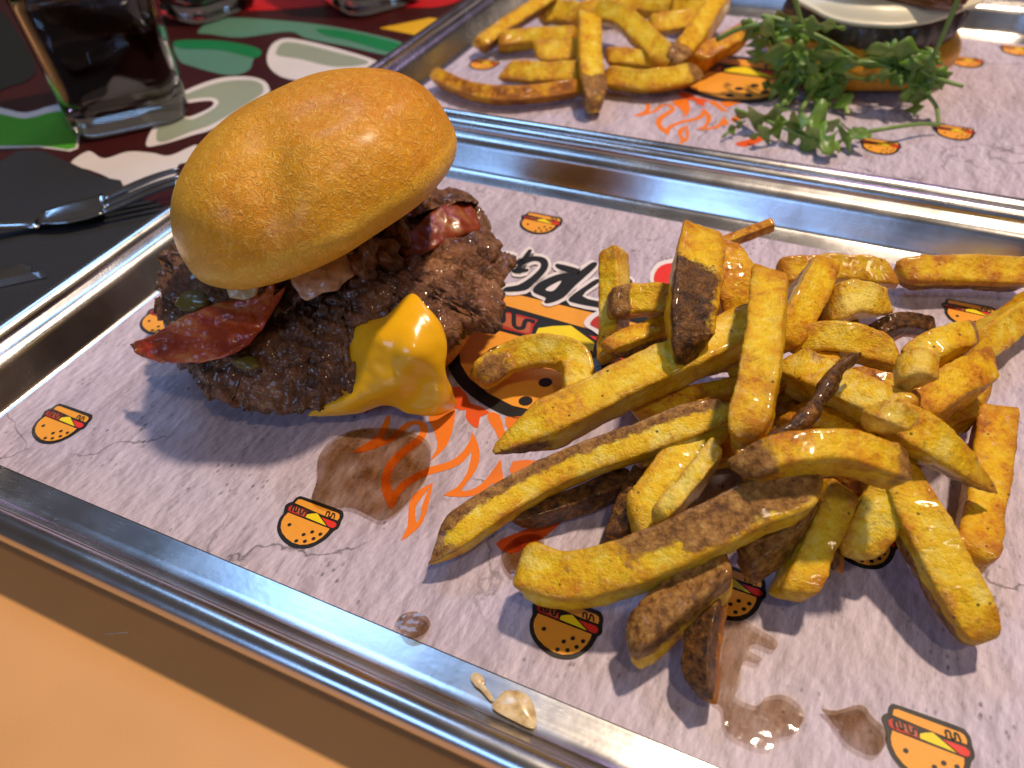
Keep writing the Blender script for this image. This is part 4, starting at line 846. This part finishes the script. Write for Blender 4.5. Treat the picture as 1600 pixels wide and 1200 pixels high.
# ------------------------------------------------------------------ napkin, fork, knife
NZ = TZ + 0.0004
NP = [W(-160, 330, NZ), W(-40, 282, NZ), W(0, 262, NZ), W(30, 240, NZ), W(60, 241, NZ), W(110, 255, NZ), W(158, 278, NZ), W(182, 287, NZ), W(200, 302, NZ), W(214, 311, NZ), W(240, 318, NZ), Vector((-0.338, 0.27, NZ)), Vector((-0.334, 0.08, NZ)), Vector((-0.62, 0.06, NZ))]
n = len(NP); nap = empty('paper_napkin', sum(NP, Vector()) / n, 'folded black paper napkin under the fork beside the tray', 'napkin')
for k in range(3):
    q = [p + Vector((0.0016 * k * math.sin(i * 2.1), 0.0012 * k * math.cos(i * 1.7), 0.0007 * k)) for i, p in enumerate(NP)]
    top = [p + Vector((0, 0, 0.0006)) for p in q]
    tri = tessellate_polygon([q]); fs = [tuple(t) for t in tri] + [tuple(n + a for a in t)[::-1] for t in tri] + [(i, (i + 1) % n, n + (i + 1) % n, n + i) for i in range(n)]
    mk('napkin_layer', q + top, fs, M['black_napkin'], nap, smooth=False)
ZN = NZ + 0.0022
A0, A1 = W(-60, 372, ZN + .004), W(283, 281, ZN + .0125)
A1.x = min(A1.x, A1.x); dirv = Vector((A1.x - A0.x, A1.y - A0.y, 0)); FLN = dirv.length; dirv.normalize(); sdv = Vector((dirv.y, -dirv.x, 0))
if sdv.dot(CAM) < sdv.dot(A0): sdv = -sdv
fk = empty('dinner_fork', (A0 + A1) / 2 - Vector((0, 0, (A0.z + A1.z) / 2 - ZN)), 'polished steel fork on the black napkin with tines over the tray edge', 'fork')
def fprof(s):  # s metres from the tine tip backwards -> (half width, height)
    hw = 0.0125 if s < 0.062 else 0.0125 - 0.009 * sstep(0.062, 0.092, s)
    z = 0.0125 - 0.0095 * sstep(0, 0.06, s) + 0.006 * sstep(0.075, 0.12, s) - 0.006 * sstep(0.14, 0.22, s)
    return hw, z
def fpt(s, u, dz=0): hw, z = fprof(s); return Vector((A1.x, A1.y, ZN)) - dirv * s + sdv * (hw * u) + Vector((0, 0, z + dz + 0.0035 * (u * u if s < .08 else 0)))
def fstrip(s0, s1, ua, ub, ns_, nu_, name, taper=False):
    vs, fs = [], []
    for sgn in (1, -1):
        for i in range(ns_ + 1):
            s = s0 + (s1 - s0) * i / ns_; k = 0.45 + 0.55 * sstep(0, .6, i / ns_) if taper else 1
            for j in range(nu_ + 1):
                um = (ua + ub) / 2; u = um + (ua + (ub - ua) * j / nu_ - um) * k; e = 1 - abs(2 * j / nu_ - 1) ** 4; vs.append(fpt(s, u, sgn * (0.0004 + 0.0010 * e)))
    o = (ns_ + 1) * (nu_ + 1)
    for i in range(ns_):
        for j in range(nu_):
            a = i * (nu_ + 1) + j; fs.append((a, a + 1, a + nu_ + 2, a + nu_ + 1)); fs.append((o + a + nu_ + 1, o + a + nu_ + 2, o + a + 1, o + a))
    for i in range(ns_):
        for j in (0, nu_): a = i * (nu_ + 1) + j; fs.append((a, a + nu_ + 1, o + a + nu_ + 1, o + a))
    for i in (0, ns_):
        for j in range(nu_): a = i * (nu_ + 1) + j; fs.append((a, a + 1, o + a + 1, o + a))
    return mk(name, vs, fs, M['steel'], fk)
fstrip(0.046, 0.082, -1, 1, 16, 10, 'head'); fstrip(0.082, max(0.2, FLN), -1, 1, 40, 8, 'handle')
for k in range(4):
    u = -1 + 2 * (k + 0.5) / 4; fstrip(0, 0.0462, u - 0.15, u + 0.15, 16, 6, 'tine', True)
K0, K1 = W(-170, 486, ZN), W(74, 434, ZN); kd = (K1 - K0).normalized(); ks = Vector((kd.y, -kd.x, 0));
if ks.dot(CAM) < ks.dot(K0): ks = -ks
vs, fs = [], []; nk = 24
for i in range(nk + 1):
    t = i / nk; p = K0.lerp(K1, t); wk = 0.019 * (1 - sstep(0.72, 1.0, t) ** 2 * 0.95) + 0.0006
    vs += [p - ks * min(.0022, wk * .5) + Vector((0, 0, 0.0034)), p + Vector((0, 0, 0.0004)), p - ks * wk + Vector((0, 0, 0.0002)), p - ks * wk + Vector((0, 0, 0.0008))]
for i in range(nk):
    for j in range(4): fs.append((i * 4 + j, i * 4 + (j + 1) % 4, i * 4 + 4 + (j + 1) % 4, i * 4 + 4 + j))
fs += [(3, 2, 1, 0), (nk * 4, nk * 4 + 1, nk * 4 + 2, nk * 4 + 3)]
tag(mk('table_knife', vs, fs, M['steel'], smooth=False), 'polished steel knife blade lying flat on the black napkin', 'knife')

# ------------------------------------------------------------------ tumblers of cola
def tumbler(c, rot, side, height, level, label, ice=True):
    t = empty('tumbler', c, label, 'glass', 'square tumblers of cola on the table')
    def ring(hs, r, z, k=1.0):
        R_ = Matrix.Rotation(rot, 3, 'Z'); return [Vector(c) + R_ @ Vector((p.x, p.y, 0)) + Vector((0, 0, z)) for p in rrect(0, 0, hs, hs, r, 0, 8)]
    hs = side / 2; fl = lambda z: hs * (1 + 0.10 * z / height)
    out = [ring(hs * .86, .016, 0), ring(hs * .95, .018, .0015), ring(fl(.006), .019, .006)] + [ring(fl(z), .019, z) for z in (height * .25, height * .5, height * .75, height)]
    inn = [ring(fl(z) - .0032, .016, z) for z in (height - .0005, height * .75, height * .5, height * .25, .020)] + [ring(fl(.015) - .008, .013, .0145)]
    vs, fs = lathe_rings(out + inn, cap0=True, cap1=True); mk('glass_body', vs, fs, M['tumbler_glass'], t)
    liq = [ring(fl(.015) - .0085, .0125, .0150), ring(fl(.0205) - .0036, .0156, .0205)] + [ring(fl(z) - .0036, .0156, z) for z in (level * .4, level * .7, level)]
    vs, fs = lathe_rings(liq, cap0=True, cap1=True); mk('cola', vs, fs, M['cola'], t)
    if ice:
        for k, (x, y, z, a) in enumerate(((.012, -.020, level - .012, .4), (-.018, -.012, level - .006, 1.1), (.004, .016, level - .004, .8))):
            bm = bmesh.new(); bmesh.ops.create_cube(bm, size=0.024); bmesh.ops.bevel(bm, geom=bm.edges[:], offset=0.004, segments=3, affect='EDGES')
            mm = Matrix.Rotation(rot, 4, 'Z') @ Matrix.Translation((x, y, z)) @ Matrix.Rotation(a, 4, Vector((1, .5, .3)).normalized()); bmesh.ops.transform(bm, matrix=mm, verts=bm.verts)
            me = bpy.data.meshes.new('ice_cube'); bm.to_mesh(me); bm.free(); link('ice_cube', me, M['ice'], t, Vector(c))
    return t
GL, GR = W(118, 230, TZ), W(304, 190, TZ); gd = GR - GL; ang = math.atan2(gd.y, gd.x); sd_ = gd.length; gn = Vector((-gd.y, gd.x, 0)).normalized()
if gn.dot(GL) < 0: gn = -gn
gc = (GL + GR) / 2 + gn * (sd_ / 2); gc.z = TZ + 0.0006
tumbler(gc, ang, sd_, 0.115, 0.088, 'square tumbler of iced cola standing next to the black napkin')
g2 = W(300, 45, TZ); g2.z = TZ + .0006; tumbler(g2 + Vector((-0.02, 0.045, 0)), ang + .5, 0.075, 0.115, 0.088, 'dark cola tumbler standing behind the iced one, seen only by its base', False)
g3 = W(560, 26, TZ); g3.z = TZ + .0006; tumbler(g3 + Vector((-0.01, 0.040, 0)), ang + .2, 0.078, 0.115, 0.088, 'dark cola tumbler on the red print near the far tray', False)
